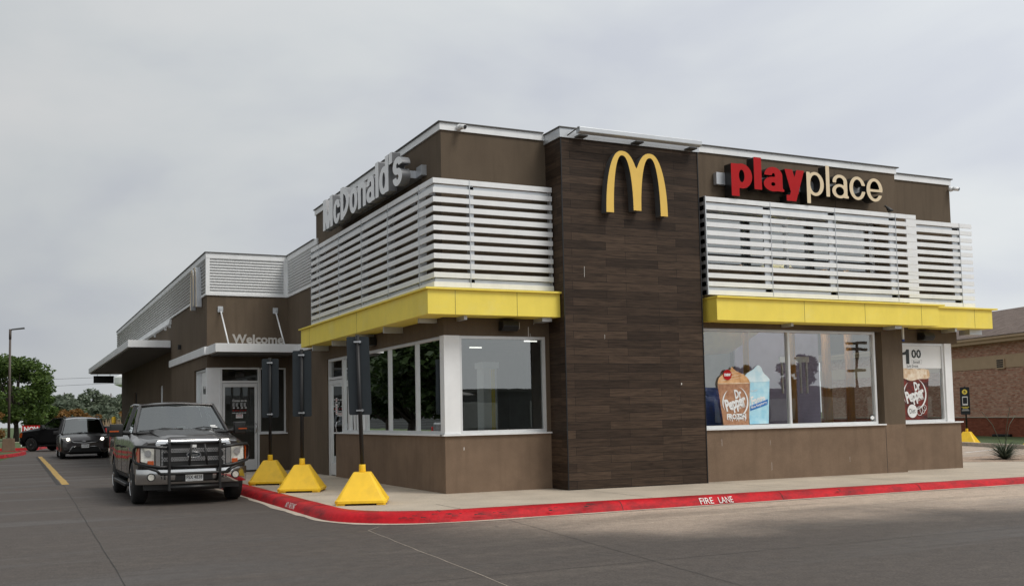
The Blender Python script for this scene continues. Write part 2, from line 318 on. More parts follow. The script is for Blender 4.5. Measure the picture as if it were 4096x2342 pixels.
def P(plane,u,d,z):   # plane ('f',Y) faces -Y, ('s',X) faces -X; d into the building
    k,v=plane
    return (u,v+d,z) if k=='f' else (v+d,u,z)
def pbox(b,plane,u0,u1,d0,d1,z0,z1,mi=0):
    a=P(plane,u0,d0,z0); c=P(plane,u1,d1,z1); b.box(*a,*c,mi=mi); return b
# ---- lettering
def raw_text(s,offset=0,spacing=1.0,shear=0,res=3):
    c=bpy.data.curves.new('t','FONT'); c.body=s; c.size=1; c.offset=offset; c.space_character=spacing; c.shear=shear; c.resolution_u=res; c.fill_mode='FRONT'
    o=bpy.data.objects.new('t',c); C.objects.link(o); dg=bpy.context.evaluated_depsgraph_get(); me=bpy.data.meshes.new_from_object(o.evaluated_get(dg))
    bpy.data.objects.remove(o); bpy.data.curves.remove(c)
    V=[(v.co.x,v.co.y) for v in me.vertices]; F=[tuple(p.vertices) for p in me.polygons]; bpy.data.meshes.remove(me)
    return V,F
def bbox(V):
    xs=[v[0] for v in V]; ys=[v[1] for v in V]; return min(xs),max(xs),min(ys),max(ys)
def glyph_mesh(b,V,F,fn,depth=None,mi=0,mside=0):
    # fn(x,y,d)->world point; extrudes to depth when given
    front=[b.bm.verts.new(fn(x,y,0)) for x,y in V]
    edges={}
    for f in F:
        try: q=b.bm.faces.new([front[i] for i in f]); q.material_index=mi
        except ValueError: continue
        for i in range(len(f)):
            a,c=f[i],f[(i+1)%len(f)]; edges[(a,c)]=1
    if depth:
        back=[b.bm.verts.new(fn(x,y,depth)) for x,y in V]
        for f in F:
            try: q=b.bm.faces.new([back[i] for i in f[::-1]]); q.material_index=mside
            except ValueError: pass
        for (a,c) in edges:
            if (c,a) not in edges:
                q=b.bm.faces.new((front[c],front[a],back[a],back[c])); q.material_index=mside
def fit_fn(bb,u0,u1,z0,z1,place):
    x0,x1,y0,y1=bb
    return lambda x,y,d: place(u0+(x-x0)/(x1-x0)*(u1-u0), z0+(y-y0)/(y1-y0)*(z1-z0), d)
def text(name,s,u0,u1,z0,z1,place,matn,parent,offset=0,depth=None,spacing=1.0,shear=0,mside=None,world=True,res=2,rot=0,keep=False):
    V,F=raw_text(s,offset,spacing,shear,res)
    bb=bbox(V)
    if keep:     # keep the font's own proportions, fit to height, centred
        w=(bb[1]-bb[0])/(bb[3]-bb[2])*(z1-z0); c=(u0+u1)/2; u0,u1=c-w/2,c+w/2
    cu,cz=(u0+u1)/2,(z0+z1)/2
    if rot:
        pl=place; co,si=math.cos(rot),math.sin(rot)
        place=lambda u,z,d: pl(cu+(u-cu)*co-(z-cz)*si, cz+(u-cu)*si+(z-cz)*co, d)
    b=MB(); glyph_mesh(b,V,F,fit_fn(bb,u0,u1,z0,z1,place),depth,0,1 if mside else 0)
    return b.build(name,[matn,mside] if mside else matn,parent,world=world)
def word_letters(s,fn_total,place,mats,parent,offset=0,depth=.2,spacing=1.0,gap=0,world=True,res=4,standoff=0):
    """each letter a mesh of its own; the whole word is fitted to (u0,u1,z0,z1)"""
    u0,u1,z0,z1=fn_total
    Vt,_=raw_text(s,offset,spacing); bb=bbox(Vt); ob=[]
    for i,ch in enumerate(s):
        V,F=raw_text(ch,offset,1.0); cb=bbox(V); pb=bbox(raw_text(s[:i+1],offset,spacing)[0]); dx=pb[1]-cb[1]
        V=[(x+dx,y) for x,y in V]
        b=MB(); glyph_mesh(b,V,F,fit_fn(bb,u0,u1,z0,z1,place),depth,0,1)
        ob.append(b.build('letter',mats,parent,world=world))
    return ob
def front_place(Y): return lambda u,z,d:(u,Y+d,z)
def side_place(X): return lambda u,z,d:(X+d,-u,z)     # u=-y so that text reads left to right

# ---- drawn letters: each glyph is a union of strokes, contoured on a grid
def g_ell(cx,cy,rx,ry): return lambda x,y:(math.hypot((x-cx)/rx,(y-cy)/ry)-1)*min(rx,ry)
def g_box(x0,y0,x1,y1): return lambda x,y:max(x0-x,x-x1,y0-y,y-y1)
def g_bar(ax,ay,bx,by,w):
    d=math.hypot(bx-ax,by-ay); ux,uy=(bx-ax)/d,(by-ay)/d
    def f(x,y):
        s=(x-ax)*ux+(y-ay)*uy; t=-(x-ax)*uy+(y-ay)*ux
        return max(-s,s-d,abs(t)-w/2)
    return f
def g_u(*a): return lambda x,y:min(f(x,y) for f in a)
def g_i(*a): return lambda x,y:max(f(x,y) for f in a)
def g_s(a,*b): return lambda x,y:max(a(x,y),*[-f(x,y) for f in b])
def g_ring(x0,y0,x1,y1,tx,ty):
    cx,cy,rx,ry=(x0+x1)/2,(y0+y1)/2,(x1-x0)/2,(y1-y0)/2
    return g_s(g_ell(cx,cy,rx,ry),g_ell(cx,cy,rx-tx,ry-ty))
def glyph(ch,t,w,asc=1.36,desc=-.36,ty=None):
    """t stem width, w letter width; x-height is 1"""
    ty=ty or t*.82; B_=g_box
    if ch=='l': return B_(0,0,t,asc),t
    if ch=='o': return g_ring(0,-.02,w,1.02,t,ty),w
    if ch=='p': return g_u(g_ring(0,-.02,w,1.02,t,ty),B_(0,desc,t,1.0)),w
    if ch=='d': return g_u(g_ring(0,-.02,w,1.02,t,ty),B_(w-t,0,w,asc)),w
    if ch=='c': return g_s(g_ring(0,-.02,w,1.02,t,ty),B_(w*.55,.5-.13,w+1,.5+.13)),w
    if ch=='e': return g_u(g_s(g_ring(0,-.02,w,1.02,t,ty),B_(w*.55,.27,w+1,.5)),B_(t*.5,.42,w-.012,.42+ty*.85)),w
    if ch=='a':
        top=g_i(g_ring(w*.04,1.02-w*.86,w*.93,1.02,t,ty),B_(-1,.66,9,9))
        bowl=g_ring(0,-.02,w*.93,.60,t*.98,ty*.9)
        stem=B_(w*.93-t,.12,w*.93,.68); foot=g_u(B_(w*.93-t,0,w*.93,.3),B_(w*.93-.05,0,w,.10))
        return g_u(top,bowl,stem,foot),w
    if ch=='n': return g_u(B_(0,0,t,1.0),g_i(g_ring(0,1.02-w*1.05,w,1.02,t,ty*1.05),B_(0,1.02-w*.52,9,9)),B_(w-t,0,w,1.02-w*.5)),w
    if ch=='y':
        return g_u(g_i(g_bar(t*.5,1.2,w*.5+t*.05,-.06,t*1.02),B_(-1,-.9,9,1.0)),g_i(g_bar(w-t*.45,1.2,w*.34,-.44,t*1.02),B_(-1,desc,9,1.0)),B_(w*.10,desc,w*.42,desc+ty)),w
    if ch=='s':
        ry=(1.04+ty)/4; u=g_ring(0,1.02-2*ry,w,1.02,t,ty); lo=g_ring(0,-.02,w,-.02+2*ry,t,ty); cu=1.02-ry; cl=-.02+ry
        return g_u(g_s(u,B_(w/2,-1,9,cu-.0)),g_s(lo,B_(-9,cl+.0,w/2,9))),w
    if ch=='M':
        return g_i(g_u(B_(0,0,t*.95,asc),B_(w-t*.95,0,w,asc),g_bar(t*.42,asc+.1,w/2,0,t*1.0),g_bar(w-t*.42,asc+.1,w/2,0,t*1.0)),B_(-1,0,9,asc)),w
    if ch=='D':
        return g_u(B_(0,0,t,asc),g_i(g_ring(-w,0,w,asc,t,ty*1.0),B_(t*.5,0,9,9))),w
    if ch=="'": return g_i(g_bar(t*.55,asc,t*.42,asc-.42,t),B_(-1,asc-.42,9,asc)),t*1.05
def sdf_letters(spec,u0,u1,z0,z1,place,mats,parent,depth,step=.028,zr=(-.36,1.36)):
    """spec: list of (char, stem, width, gap after)"""
    tot=sum(glyph(c,t,w)[1]+g for c,t,w,g in spec)-spec[-1][3]; x=0; ku=(u1-u0)/tot; kz=(z1-z0)/(zr[1]-zr[0])
    for c,t,w,g in spec:
        f,wd=glyph(c,t,w); nx=int((wd+.12)/step)+2; ny=int((1.36+.36+.2)/step)+2; x0=-.06; y0=-.44
        val=[[f(x0+i*step,y0+j*step) for j in range(ny)] for i in range(nx)]
        V=[];F=[];idx={}
        def vert(key,px,py):
            if key not in idx: idx[key]=len(V); V.append((px,py))
            return idx[key]
        for i in range(nx-1):
            for j in range(ny-1):
                cs=((i,j),(i+1,j),(i+1,j+1),(i,j+1)); vv=[val[a][b_] for a,b_ in cs]
                if min(vv)>=0: continue
                poly=[]
                for k in range(4):
                    a,b_=cs[k],cs[(k+1)%4]; va,vb=vv[k],vv[(k+1)%4]
                    if va<0: poly.append(vert(a,x0+a[0]*step,y0+a[1]*step))
                    if (va<0)!=(vb<0):
                        q=va/(va-vb); key=(min(a,b_),max(a,b_)); 
                        poly.append(vert(key,x0+(a[0]+(b_[0]-a[0])*q)*step,y0+(a[1]+(b_[1]-a[1])*q)*step))
                if len(poly)>=3: F.append(tuple(poly))
        b=MB(); ox=x
        glyph_mesh(b,V,F,lambda px,py,d:place(u0+(px+ox)*ku,z0+(py-zr[0])*kz,d),depth,0,1)
        b.build('letter',mats,parent,world=True); x+=wd+g

# ================================================================== GROUND
b=MB(); b.poly([(-400,-200,0),(400,-200,0),(400,700,0),(-400,700,0)])
g=b.build('ground','grass'); tag(g,kind='structure'); g.location.z=-.012
b=MB(); b.poly([(-60,-44,0),(70,-44,0),(70,8,0),(26.5,11.5,0),(26.5,60,0),(-4,62,0),(-5.6,52,0),(-30,52,0),(-30,44,0),(-6.3,44,0),(-6.25,42.4,0),(-6.9,37,0),(-7.6,30,0),(-12,24,0),(-60,24,0)])
road=b.build('driveway','road'); tag(road,kind='structure')
# joints in the slabs
b=MB()
def strip(pts,w,z=.004,mi=0):
    for (x0,y0),(x1,y1) in zip(pts,pts[1:]):
        d=Vector((x1-x0,y1-y0)); n=Vector((-d.y,d.x)).normalized()*w/2
        b.poly([(x0-n.x,y0-n.y,z),(x1-n.x,y1-n.y,z),(x1+n.x,y1+n.y,z),(x0+n.x,y0+n.y,z)],mi)
def wob(p,q,k=14,a=.02):
    o=[]
    for i in range(k+1):
        t=i/k; o.append((p[0]+(q[0]-p[0])*t+rnd.uniform(-a,a),p[1]+(q[1]-p[1])*t+rnd.uniform(-a,a)))
    return o
strip(wob((-5.72,11.1),(-5.95,-8.9),30,.007),.010)
strip(wob((-12,9.95),(-5.7,11.12)),.03,.0045)
strip(wob((-2.57,-3.55),(-2.95,-9),16,.010),.008,.004,1)
strip(wob((-2.57,-3.55),(-2.3,-3.2),4,.004),.009,.0045,1)
strip(wob((-.42,-3.4),(-1.25,-10),18,.008),.007)
strip(wob((-6.5,-8.02),(0,-8.05),20,.015),.008,.0045)
strip(wob((0,-8.05),(9,-8.2),26,.015),.008,.0045)
strip(wob((5.1,-3.4),(4.8,-9),18,.008),.006)
strip(wob((-.8,-3.35),(9,-4.9),26,.02),.008,.005)
jo=b.build('pavement_joints',['joint','gutter']); tag(jo,kind='structure')
b=MB(); strip(wob((-5.68,37),(-5.66,11.3),24,.012),.17)
yl=b.build('road_marking','yline'); tag(yl,kind='structure')
b=MB(); strip([(-5.83,37),(-5.83,11.3)],.10,.0035); yj=b.build('pavement_patch','joint'); tag(yj,kind='structure')

# kerb path: west side, rounded corner, front
path=[(-2.62,11.0),(-2.62,-.4)]
cx_,cy_,ra=-1.02,-1.55,1.6
for k in range(1,13):
    t=PI+PI/2*k/12; path.append((cx_+ra*math.cos(t),cy_+ra*math.sin(t)-.0))
path[1]=(-2.62,-1.5)
path+= [(3,-3.18),(8,-3.2),(14,-3.3),(22,-3.6),(32,-4.2)]
fine=[]
for p,q in zip(path,path[1:]):
    L_=math.hypot(q[0]-p[0],q[1]-p[1]); k=max(1,int(L_/.4))
    for i in range(k): fine.append((p[0]+(q[0]-p[0])*i/k,p[1]+(q[1]-p[1])*i/k))
fine.append(path[-1])
def offs(pts,d):
    o=[]
    for i,p in enumerate(pts):
        a=pts[max(i-1,0)]; c=pts[min(i+1,len(pts)-1)]; t=Vector((c[0]-a[0],c[1]-a[1])).normalized(); n=Vector((-t.y,t.x))
        o.append((p[0]+n.x*d,p[1]+n.y*d))
    return o
def wz(x): return .15-.004*max(0,min(x,14))      # the walk falls slightly to the right
prof=[(-.10,-.02),(-.085,.02),(-.05,.085),(-.015,.125),(.03,.146),(.10,.152),(.235,.152),(.24,-.02)]
rows=[]
cum=0
for d,z in prof:
    pp=offs(fine,d); rows.append([(x,y,z*(wz(x)/.15) if z>0 else z) for x,y in pp])
b=MB(); R=[[b.bm.verts.new((p[0],p[1],p[2]+ (noise.noise(Vector((p[0]*2,p[1]*2,j)))*.004 if 0<j<7 else 0))) for p in r] for j,r in enumerate(rows)]
for j in range(len(R)-1):
    for i in range(len(R[0])-1):
        f=b.bm.faces.new((R[j][i],R[j][i+1],R[j+1][i+1],R[j+1][i])); f.smooth=True
kerb=b.build('kerb','curb'); tag(kerb,kind='structure')
# joints and scuffs cut across the kerb
b=MB()
def kerbcut(px,py,tx,ty,w=.012):
    for (d0,z0),(d1,z1) in zip(prof[:-1],prof[1:-1]):
        n=Vector((-ty,tx)); a=Vector((px,py))+n*d0; c=Vector((px,py))+n*d1; t=Vector((tx,ty))*w/2; k=wz(px)/.15
        o=-n*.004
        b.poly([(a.x-t.x+o.x,a.y-t.y+o.y,z0*k+.004),(a.x+t.x+o.x,a.y+t.y+o.y,z0*k+.004),(c.x+t.x+o.x,c.y+t.y+o.y,z1*k+.004),(c.x-t.x+o.x,c.y-t.y+o.y,z1*k+.004)])
for (x,y,tx,ty) in ((-1.35,-3.10,.98,-.19),(1.62,-3.165,1,0),(4.75,-3.185,1,0),(7.9,-3.2,1,0),(11.2,-3.25,1,0),(-2.62,3.2,0,-1)): kerbcut(x,y,tx,ty)
for (x0,x1,zz) in ((-1.9,-1.62,.1),(-1.5,-1.1,.11),(-.9,-.75,.09),(-.6,-.45,.1),(.3,.42,.1),(.9,1.05,.12),(5.9,6.0,.1)):
    for k in range(7):
        x=rnd.uniform(x0,x1); th=math.atan2(-3.15+1.55,x+1.02) if x<-1.02 else None
        L9=rnd.uniform(.03,.10); z0=zz+rnd.uniform(-.035,.02); w9=rnd.uniform(.004,.012)
        if x<-.95: cc=-1.02+1.665*math.cos(math.acos(max(-1,min(1,(x+1.02)/1.6)))); yy=-1.55-math.sqrt(max(0,1.665**2-(cc+1.02)**2)); y2=-1.55-math.sqrt(max(0,1.665**2-(min(cc+L9,-1.03)+1.02)**2))
        else: cc=x; yy=y2=-3.235
        if x>0: yy=y2=-3.255
        b.poly([(cc,yy-.02,z0),(cc+L9,y2-.02,z0+.004),(cc+L9,y2-.018,z0+w9),(cc,yy-.018,z0+w9)])
kj=b.build('kerb_joints','joint'); tag(kj,kind='structure')
# pale strip of concrete at the foot of the kerb
b=MB()
w_=[.10+.09*(noise.noise(Vector((x*1.3,y*1.3,3)))+.3) for x,y in fine]
oi=offs(fine,-.09)
outs=[]
for i,(p,q) in enumerate(zip(fine,oi)):
    v=Vector((q[0]-p[0],q[1]-p[1])).normalized(); outs.append((q[0]+v.x*w_[i],q[1]+v.y*w_[i]))
for i in range(len(fine)-1):
    b.poly([(*oi[i],.006),(*oi[i+1],.006),(*outs[i+1],.006),(*outs[i],.006)])
gs=b.build('gutter_strip','gutter'); tag(gs,kind='structure')
# sidewalk
inn=offs(fine,.235)
b=MB()
def qin(p):
    if p[0]<-1 and p[1]>.6: return (.3,p[1])
    if p[0]<=.3: return (.3,.6)
    return (p[0],.6 if p[0]<12.6 else 1.9)
for i in range(len(inn)-1):
    p,q=inn[i],inn[i+1]; P1,Q1=qin(p),qin(q)
    L4=[(*p,wz(p[0])),(*q,wz(q[0])),(*Q1,wz(Q1[0])),(*P1,wz(P1[0]))]
    if P1==Q1: L4=L4[:3]
    b.poly(L4)
b.box(-2.45,10.9,-.05,-2.0,44,.15); b.box(-3.0,18.6,-.05,-2.46,40,.152)
sw=b.build('sidewalk','walk'); tag(sw,kind='structure')
b=MB()
for x,y0,y1 in ((-.95,-2.9,-1.9),(2.4,-2.9,-.7),(5.4,-2.9,-.5),(8.4,-2.9,-.5),(11.4,-2.9,0),(14.2,-3,.5)):
    z=wz(x)+.003; b.poly([(x,y0,z),(x+.010,y0,z),(x+.010,y1,z),(x,y1,z)])
for y in (1.2,3.6,6.0,8.4): b.poly([(-2.35,y,.157),(0,y,.154),(0,y+.012,.154),(-2.35,y+.012,.157)])
sj=b.build('sidewalk_joints','joint'); tag(sj,kind='structure')
# painted words on the kerb
k1=thing('kerb_lettering','white stencilled FIRE LANE on the front face of the red kerb','lettering',(3.4,-3.29,.07))
def kerb_front(u,z,d): return (u,-3.262-.055*(.11-z)/.09,z)
# the kerb face leans: from (d=-.085,z=.02) to (d=-.05,z=.085) to (-.015,.125)
def kf(u,z,d):
    dd=-.092+(z-.02)/.065*.035 if z<.085 else -.057+(z-.085)/.04*.035
    return (u,-3.182+dd-.006,z)
text('letters','FIRE',3.07,3.33,.025,.118,kf,'whitep',k1,offset=.0)
text('letters','LANE',3.44,3.72,.022,.116,kf,'whitep',k1,offset=.0)
k2=thing('kerb_lettering','small white stencilled NO PARKING on the side face of the red kerb','lettering',(-2.72,.3,.07))
def ks(u,z,d):
    dd=-.092+(z-.02)/.065*.035 if z<.085 else -.057+(z-.085)/.04*.035
    return (-2.62+dd-.006,-u,z)
text('letters','NO',-.62,-.46,.035,.118,ks,'whitep',k2); text('letters','PARKING',-.40,.02,.035,.118,ks,'whitep',k2)

# ================================================================== RESTAURANT
B=thing('restaurant_building','brown stucco fast food restaurant with dark wood tower, white louvres and yellow awnings','restaurant')
H=6.66
b=MB()
# west block, front wall
F0=('f',0.0); S0=('s',0.0); FM=('f',-.40); SW=('s',-2.2); FE=('f',11.5)
pbox(b,F0,0,2.12,0,.2,2.95,H); pbox(b,F0,2.045,2.12,0,.2,1.165,2.95)
pbox(b,S0,.2,8.3,0,.2,2.95,H); pbox(b,S0,7.58,11.5,0,.2,0,2.95); pbox(b,S0,8.3,11.5,0,.2,2.95,5.9)
b.box(0,8.3,5.9,12.8,8.5,H)
# middle wall
pbox(b,FM,10.05,10.65,0,.2,1.145,H); pbox(b,FM,5.17,10.05,0,.2,3.15,4.38); pbox(b,FM,5.17,10.05,0,.2,5.56,H); pbox(b,FM,5.17,5.5,0,.2,4.38,5.56)
b.box(10.45,-.2,0,10.65,.2,H)
# east wall section
pbox(b,F0,10.65,12.8,0,.2,2.95,H)
b.box(12.6,.2,0,12.8,6.5,1.145); b.box(12.6,.2,2.95,12.8,8.3,H); b.box(12.6,6.5,0,12.8,38,2.95)
# entry and west wing
pbox(b,FE,-2.2,0,0,.2,2.95,5.9); pbox(b,FE,-.8,0,0,.2,0,1.14); pbox(b,FE,-.06,0,0,.2,1.14,2.95)
pbox(b,SW,11.7,13.65,0,.2,0,1.14); pbox(b,SW,11.7,13.65,0,.2,2.95,5.9); pbox(b,SW,13.65,18.45,0,.2,0,5.9)
b.box(-2.2,18.45,4.2,-2.0,38,5.9)
b.box(-1.98,18.45,0,-1.8,22.3,4.2); b.box(-1.98,22.3,0,-1.8,23.2,1.1); b.box(-1.98,22.3,2.85,-1.8,23.2,4.2); b.box(-1.98,23.2,0,-1.8,31,4.2); b.box(-1.98,31,0,-1.8,32,1.1); b.box(-1.98,31,2.85,-1.8,32,4.2); b.box(-1.98,32,0,-1.8,38,4.2)
b.box(-1.98,37.8,0,12.8,38,5.9); b.box(-1.8,18.45,0,-1.6,18.6,4.2)
b.build('wall','stucco',B)
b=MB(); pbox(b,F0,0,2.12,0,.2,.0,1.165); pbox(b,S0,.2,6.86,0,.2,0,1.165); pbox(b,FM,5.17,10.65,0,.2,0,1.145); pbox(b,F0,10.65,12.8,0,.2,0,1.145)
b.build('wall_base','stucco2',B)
# roof slabs, recessed behind the parapets
b=MB(); b.box(.2,.2,6.3,12.6,8.3,6.42); b.box(-2.0,11.7,5.5,12.6,37.8,5.6); b.box(.2,8.5,5.5,12.6,11.7,5.6); b.box(2.2,-.3,6.3,10.4,.2,6.42)
b.build('roof','capdark',B)
# a storey-high control joint and dirt line in the stucco
b=MB(); pbox(b,FM,10.055,10.063,-.003,0,.1,1.14); pbox(b,FM,8.9,8.906,-.003,0,5.75,6.6)
b.build('control_joint','joint',B)
# wood tower
b=MB(); b.box(2.12,-.62,0,5.17,.0,6.58); t=b.build('wood_tile_tower','wood',B)
b=MB(); b.box(2.112,-.632,.1,2.128,-.612,6.58); b.box(5.16,-.632,.1,5.178,-.612,6.58); b.build('corner_trim','dark',t)
b=MB(); b.box(2.09,-.65,6.58,5.20,.2,6.75); b.build('coping','silver',t); b=MB(); b.box(2.07,-.67,6.752,5.22,.2,6.775); b.build('coping_edge','capdark',t)
b=MB()
for x,z,l_,w_ in ((2.55,4.2,.2,.006),(4.62,2.05,.03,.02),(2.95,2.95,.08,.005)): b.poly([(x,-.6235,z-l_),(x+w_,-.6235,z-l_*.9),(x+w_*1.2,-.6235,z),(x+w_*.2,-.6235,z+.01)])
b.build('bird_droppings','whitep',t)
b=MB()
for x,z,l_,w_ in ((1.50,3.2,.12,.008),(1.68,3.12,.18,.012),(1.72,3.0,.1,.006),(1.8,3.25,.08,.01),(.35,.95,.05,.012)): b.poly([(x,-.0025,z-l_),(x+w_,-.0025,z-l_*.9),(x+w_*1.2,-.0025,z),(x+w_*.2,-.0025,z+.01)])
for x,z,l_,w_ in ((5.7,.95,.14,.004),(6.9,.9,.1,.003),(6.92,.45,.16,.004),(9.0,.5,.12,.003)): b.poly([(x,-.4025,z-l_),(x+w_,-.4025,z-l_*.9),(x+w_*1.2,-.4025,z),(x+w_*.2,-.4025,z+.01)])
b.build('bird_droppings','whitep',B)
# parapet copings
b=MB()
b.box(-.03,-.03,H,2.09,.23,6.79); b.box(-.03,.23,H,.2,8.53,6.79)
b.box(5.20,-.43,H,10.68,-.17,6.79); b.box(10.68,-.03,H-.0,12.83,.23,6.79); b.box(12.6,.23,H,12.83,8.5,6.79)
b.build('coping','white',B)
b=MB()
b.box(-.06,-.06,6.792,2.07,.26,6.812); b.box(-.06,.26,6.792,.2,8.56,6.812); b.box(5.22,-.46,6.792,10.74,-.14,6.812); b.box(10.74,-.06,6.792,12.87,.26,6.812)
b.box(-2.27,11.43,6.052,-.03,11.7,6.072); b.box(-2.27,11.7,6.052,-2.0,38,6.072); b.box(-.07,8.56,6.052,.2,11.43,6.072)
b.build('coping_edge','capdark',B)
b=MB()
b.box(-2.24,11.46,5.905,0,11.7,6.05); b.box(-2.24,11.7,5.905,-2.0,38,6.05); b.box(-.04,8.3,5.905,.2,11.46,6.05)
# trims round the corrugated panels
b.box(-2.235,11.465,4.90,-.035,11.5,4.975); b.box(-2.235,11.465,4.975,-2.135,11.5,5.905); b.box(-.13,11.465,4.975,-.035,11.5,5.905)
b.box(-2.235,11.5,4.90,-2.2,38,4.96); b.box(-.035,8.3,4.90,0,11.5,4.96); b.box(-2.235,11.5,4.96,-2.2,11.56,5.905); b.box(-.035,11.4,4.96,0,11.465,5.905)
b.build('metal_trim','white',B)
def corrugated(plane,u0,u1,z0,z1,n,dep=.03):
    b=MB(); k=n*8; prev=None
    for i in range(k+1):
        z=z0+(z1-z0)*i/k; ph=(i/8.0)%1; d=-.034+ dep*(.5-.5*math.cos(2*PI*ph))
        a=b.bm.verts.new(P(plane,u0,d,z)); c=b.bm.verts.new(P(plane,u1,d,z))
        if prev: f=b.bm.faces.new((prev[0],prev[1],c,a)); f.smooth=True
        prev=(a,c)
    return b.build('corrugated_panel','corr',B)
corrugated(FE,-2.135,-.13,4.975,5.905,12); corrugated(SW,11.56,38,4.96,5.905,10,.04); corrugated(S0,8.3,11.4,4.96,5.905,12)
# white flashing ledge with small brackets over the pick-up canopy
b=MB(); b.hexa([(-2.30,18.4,4.72),(-2.2,18.4,4.72),(-2.2,37.9,4.72),(-2.42,37.9,4.72),(-2.26,18.4,4.90),(-2.2,18.4,4.90),(-2.2,37.9,4.90),(-2.24,37.9,4.90)])
for y in (18.5,19.6,22.5,25.5,28.5,31.5,34.5): b.box(-2.27,y,4.61,-2.2,y+.05,4.72)
b.build('ledge_flashing','white',B)

# ---- windows and doors
def window(plane,u0,u1,z0,z1,mull=(),fw=.055,d=.03,gd=.07,gm='glass',sill=True,name='window',proud=0,sillx=(0,0),hm=(),fm='frame',right=True):
    b=MB(); D1=d+.09
    pbox(b,plane,u0,u1,d-proud,D1,z1-fw,z1); pbox(b,plane,u0,u1,d-proud,D1,z0,z0+fw)
    pbox(b,plane,u0,u0+fw,d-proud,D1,z0+fw,z1-fw); pbox(b,plane,u1-fw,u1,d-proud,D1,z0+fw,z1-fw)
    for m0 in mull: pbox(b,plane,m0-fw/2,m0+fw/2,d-proud,D1,z0+fw,z1-fw)
    w=b.build(name,fm,B)
    b=MB(); a=P(plane,u0+fw*.5,gd,z0+fw*.5); 
    b.poly([P(plane,u0+fw*.5,gd,z0+fw*.5),P(plane,u1-fw*.5,gd,z0+fw*.5),P(plane,u1-fw*.5,gd,z1-fw*.5),P(plane,u0+fw*.5,gd,z1-fw*.5)])
    b.build('pane',gm,w)
    if sill:
        b=MB(); pbox(b,plane,u0+sillx[0],u1+sillx[1],-.045,d+.09,z0-.03,z0-.002); b.build('sill','white',w)
    return w
window(F0,.30,2.045,1.19,2.95,(),sillx=(-.345,.075))
window(S0,.06,5.92,1.19,2.95,(1.52,3.11,4.65),sillx=(0,.99))
window(S0,5.92,6.36,1.19,2.95,(),sill=False)
b=MB(); b.box(.0,.0,1.192,.30,.12,2.948); b.box(.0,.12,1.192,.12,.2,2.948) ; b.build('corner_post','white',B)
window(FM,5.2,9.94,1.165,3.15,(7.55,),d=.09,gd=.14,sillx=(-.02,.11))
window(FM,5.5,10.05,4.38,5.56,(7.62,),d=.09,gd=.14,gm='glass2',sill=False)
b=MB()
for u,w_ in ((6.53,.09),(8.21,.09)): pbox(b,FM,u,u+w_,.16,.20,4.4,5.5)
pbox(b,FM,5.5,10.05,.11,.135,5.40,5.44); pbox(b,FM,5.5,10.05,.11,.135,4.62,4.65)
b.build('window_muntins','dark',B)
window(F0,10.66,12.38,1.165,2.95,(),sillx=(0,.46))
b=MB(); b.box(12.38,.0,1.167,12.6,.12,2.948); b.box(12.48,.12,1.167,12.6,.25,2.948); b.build('corner_post','white',B)
w=window(('f',11.5),-.79,-.065,1.16,2.94,(),fw=.04,d=.05,gd=.1,gm='glassdark',sillx=(-.02,.03))
window(SW,11.75,13.62,1.16,2.93,(12.95,),fw=.05,d=.05,gd=.1)
b=MB(); b.box(-2.19,11.52,.15,-1.86,11.60,2.948); b.box(-2.19,11.60,.15,-2.1,11.74,2.948); b.build('corner_post','white',B)
for y,fm_ in ((22.3,'frame'),(31.0,'dark')): window(('s',-1.98),y,y+.9,1.1,2.85,(),fw=.05,d=.05,gd=.1,gm='glassdark',name='pickup_window',sill=False,fm=fm_)
# entry door
Pl=FE
b=MB(); pbox(b,Pl,-1.86,-1.80,.0,.12,.15,2.948); pbox(b,Pl,-.845,-.80,.0,.12,.15,2.948); pbox(b,Pl,-1.80,-.845,.0,.12,2.90,2.948); pbox(b,Pl,-1.80,-.845,.0,.12,2.53,2.59)
fr=b.build('door_frame','frame',B)
b=MB(); b.poly([P(Pl,-1.81,.06,2.58),P(Pl,-.84,.06,2.58),P(Pl,-.84,.06,2.91),P(Pl,-1.81,.06,2.91)]); b.build('transom_pane','glassdark',fr)
b=MB()
u0,u1=-1.79,-.855
pbox(b,Pl,u0,u0+.07,.02,.08,.17,2.52); pbox(b,Pl,u1-.07,u1,.02,.08,.17,2.52); pbox(b,Pl,u0+.07,u1-.07,.02,.08,2.42,2.52); pbox(b,Pl,u0+.07,u1-.07,.02,.08,.17,.46); pbox(b,Pl,u0+.07,u1-.07,.085,.12,1.30,1.37)
dr=b.build('entry_door','frame',B,bevel=.004)
b=MB(); b.poly([P(Pl,u0+.06,.05,.45),P(Pl,u1-.06,.05,.45),P(Pl,u1-.06,.05,2.43),P(Pl,u0+.06,.05,2.43)]); b.build('pane','glassdark',dr)
b=MB(); b.tube([(-.90,11.52,1.17),(-.90,11.43,1.20),(-.90,11.41,1.30),(-.90,11.43,1.40),(-.90,11.52,1.43)],.014,8); b.build('handle','chromed',dr)
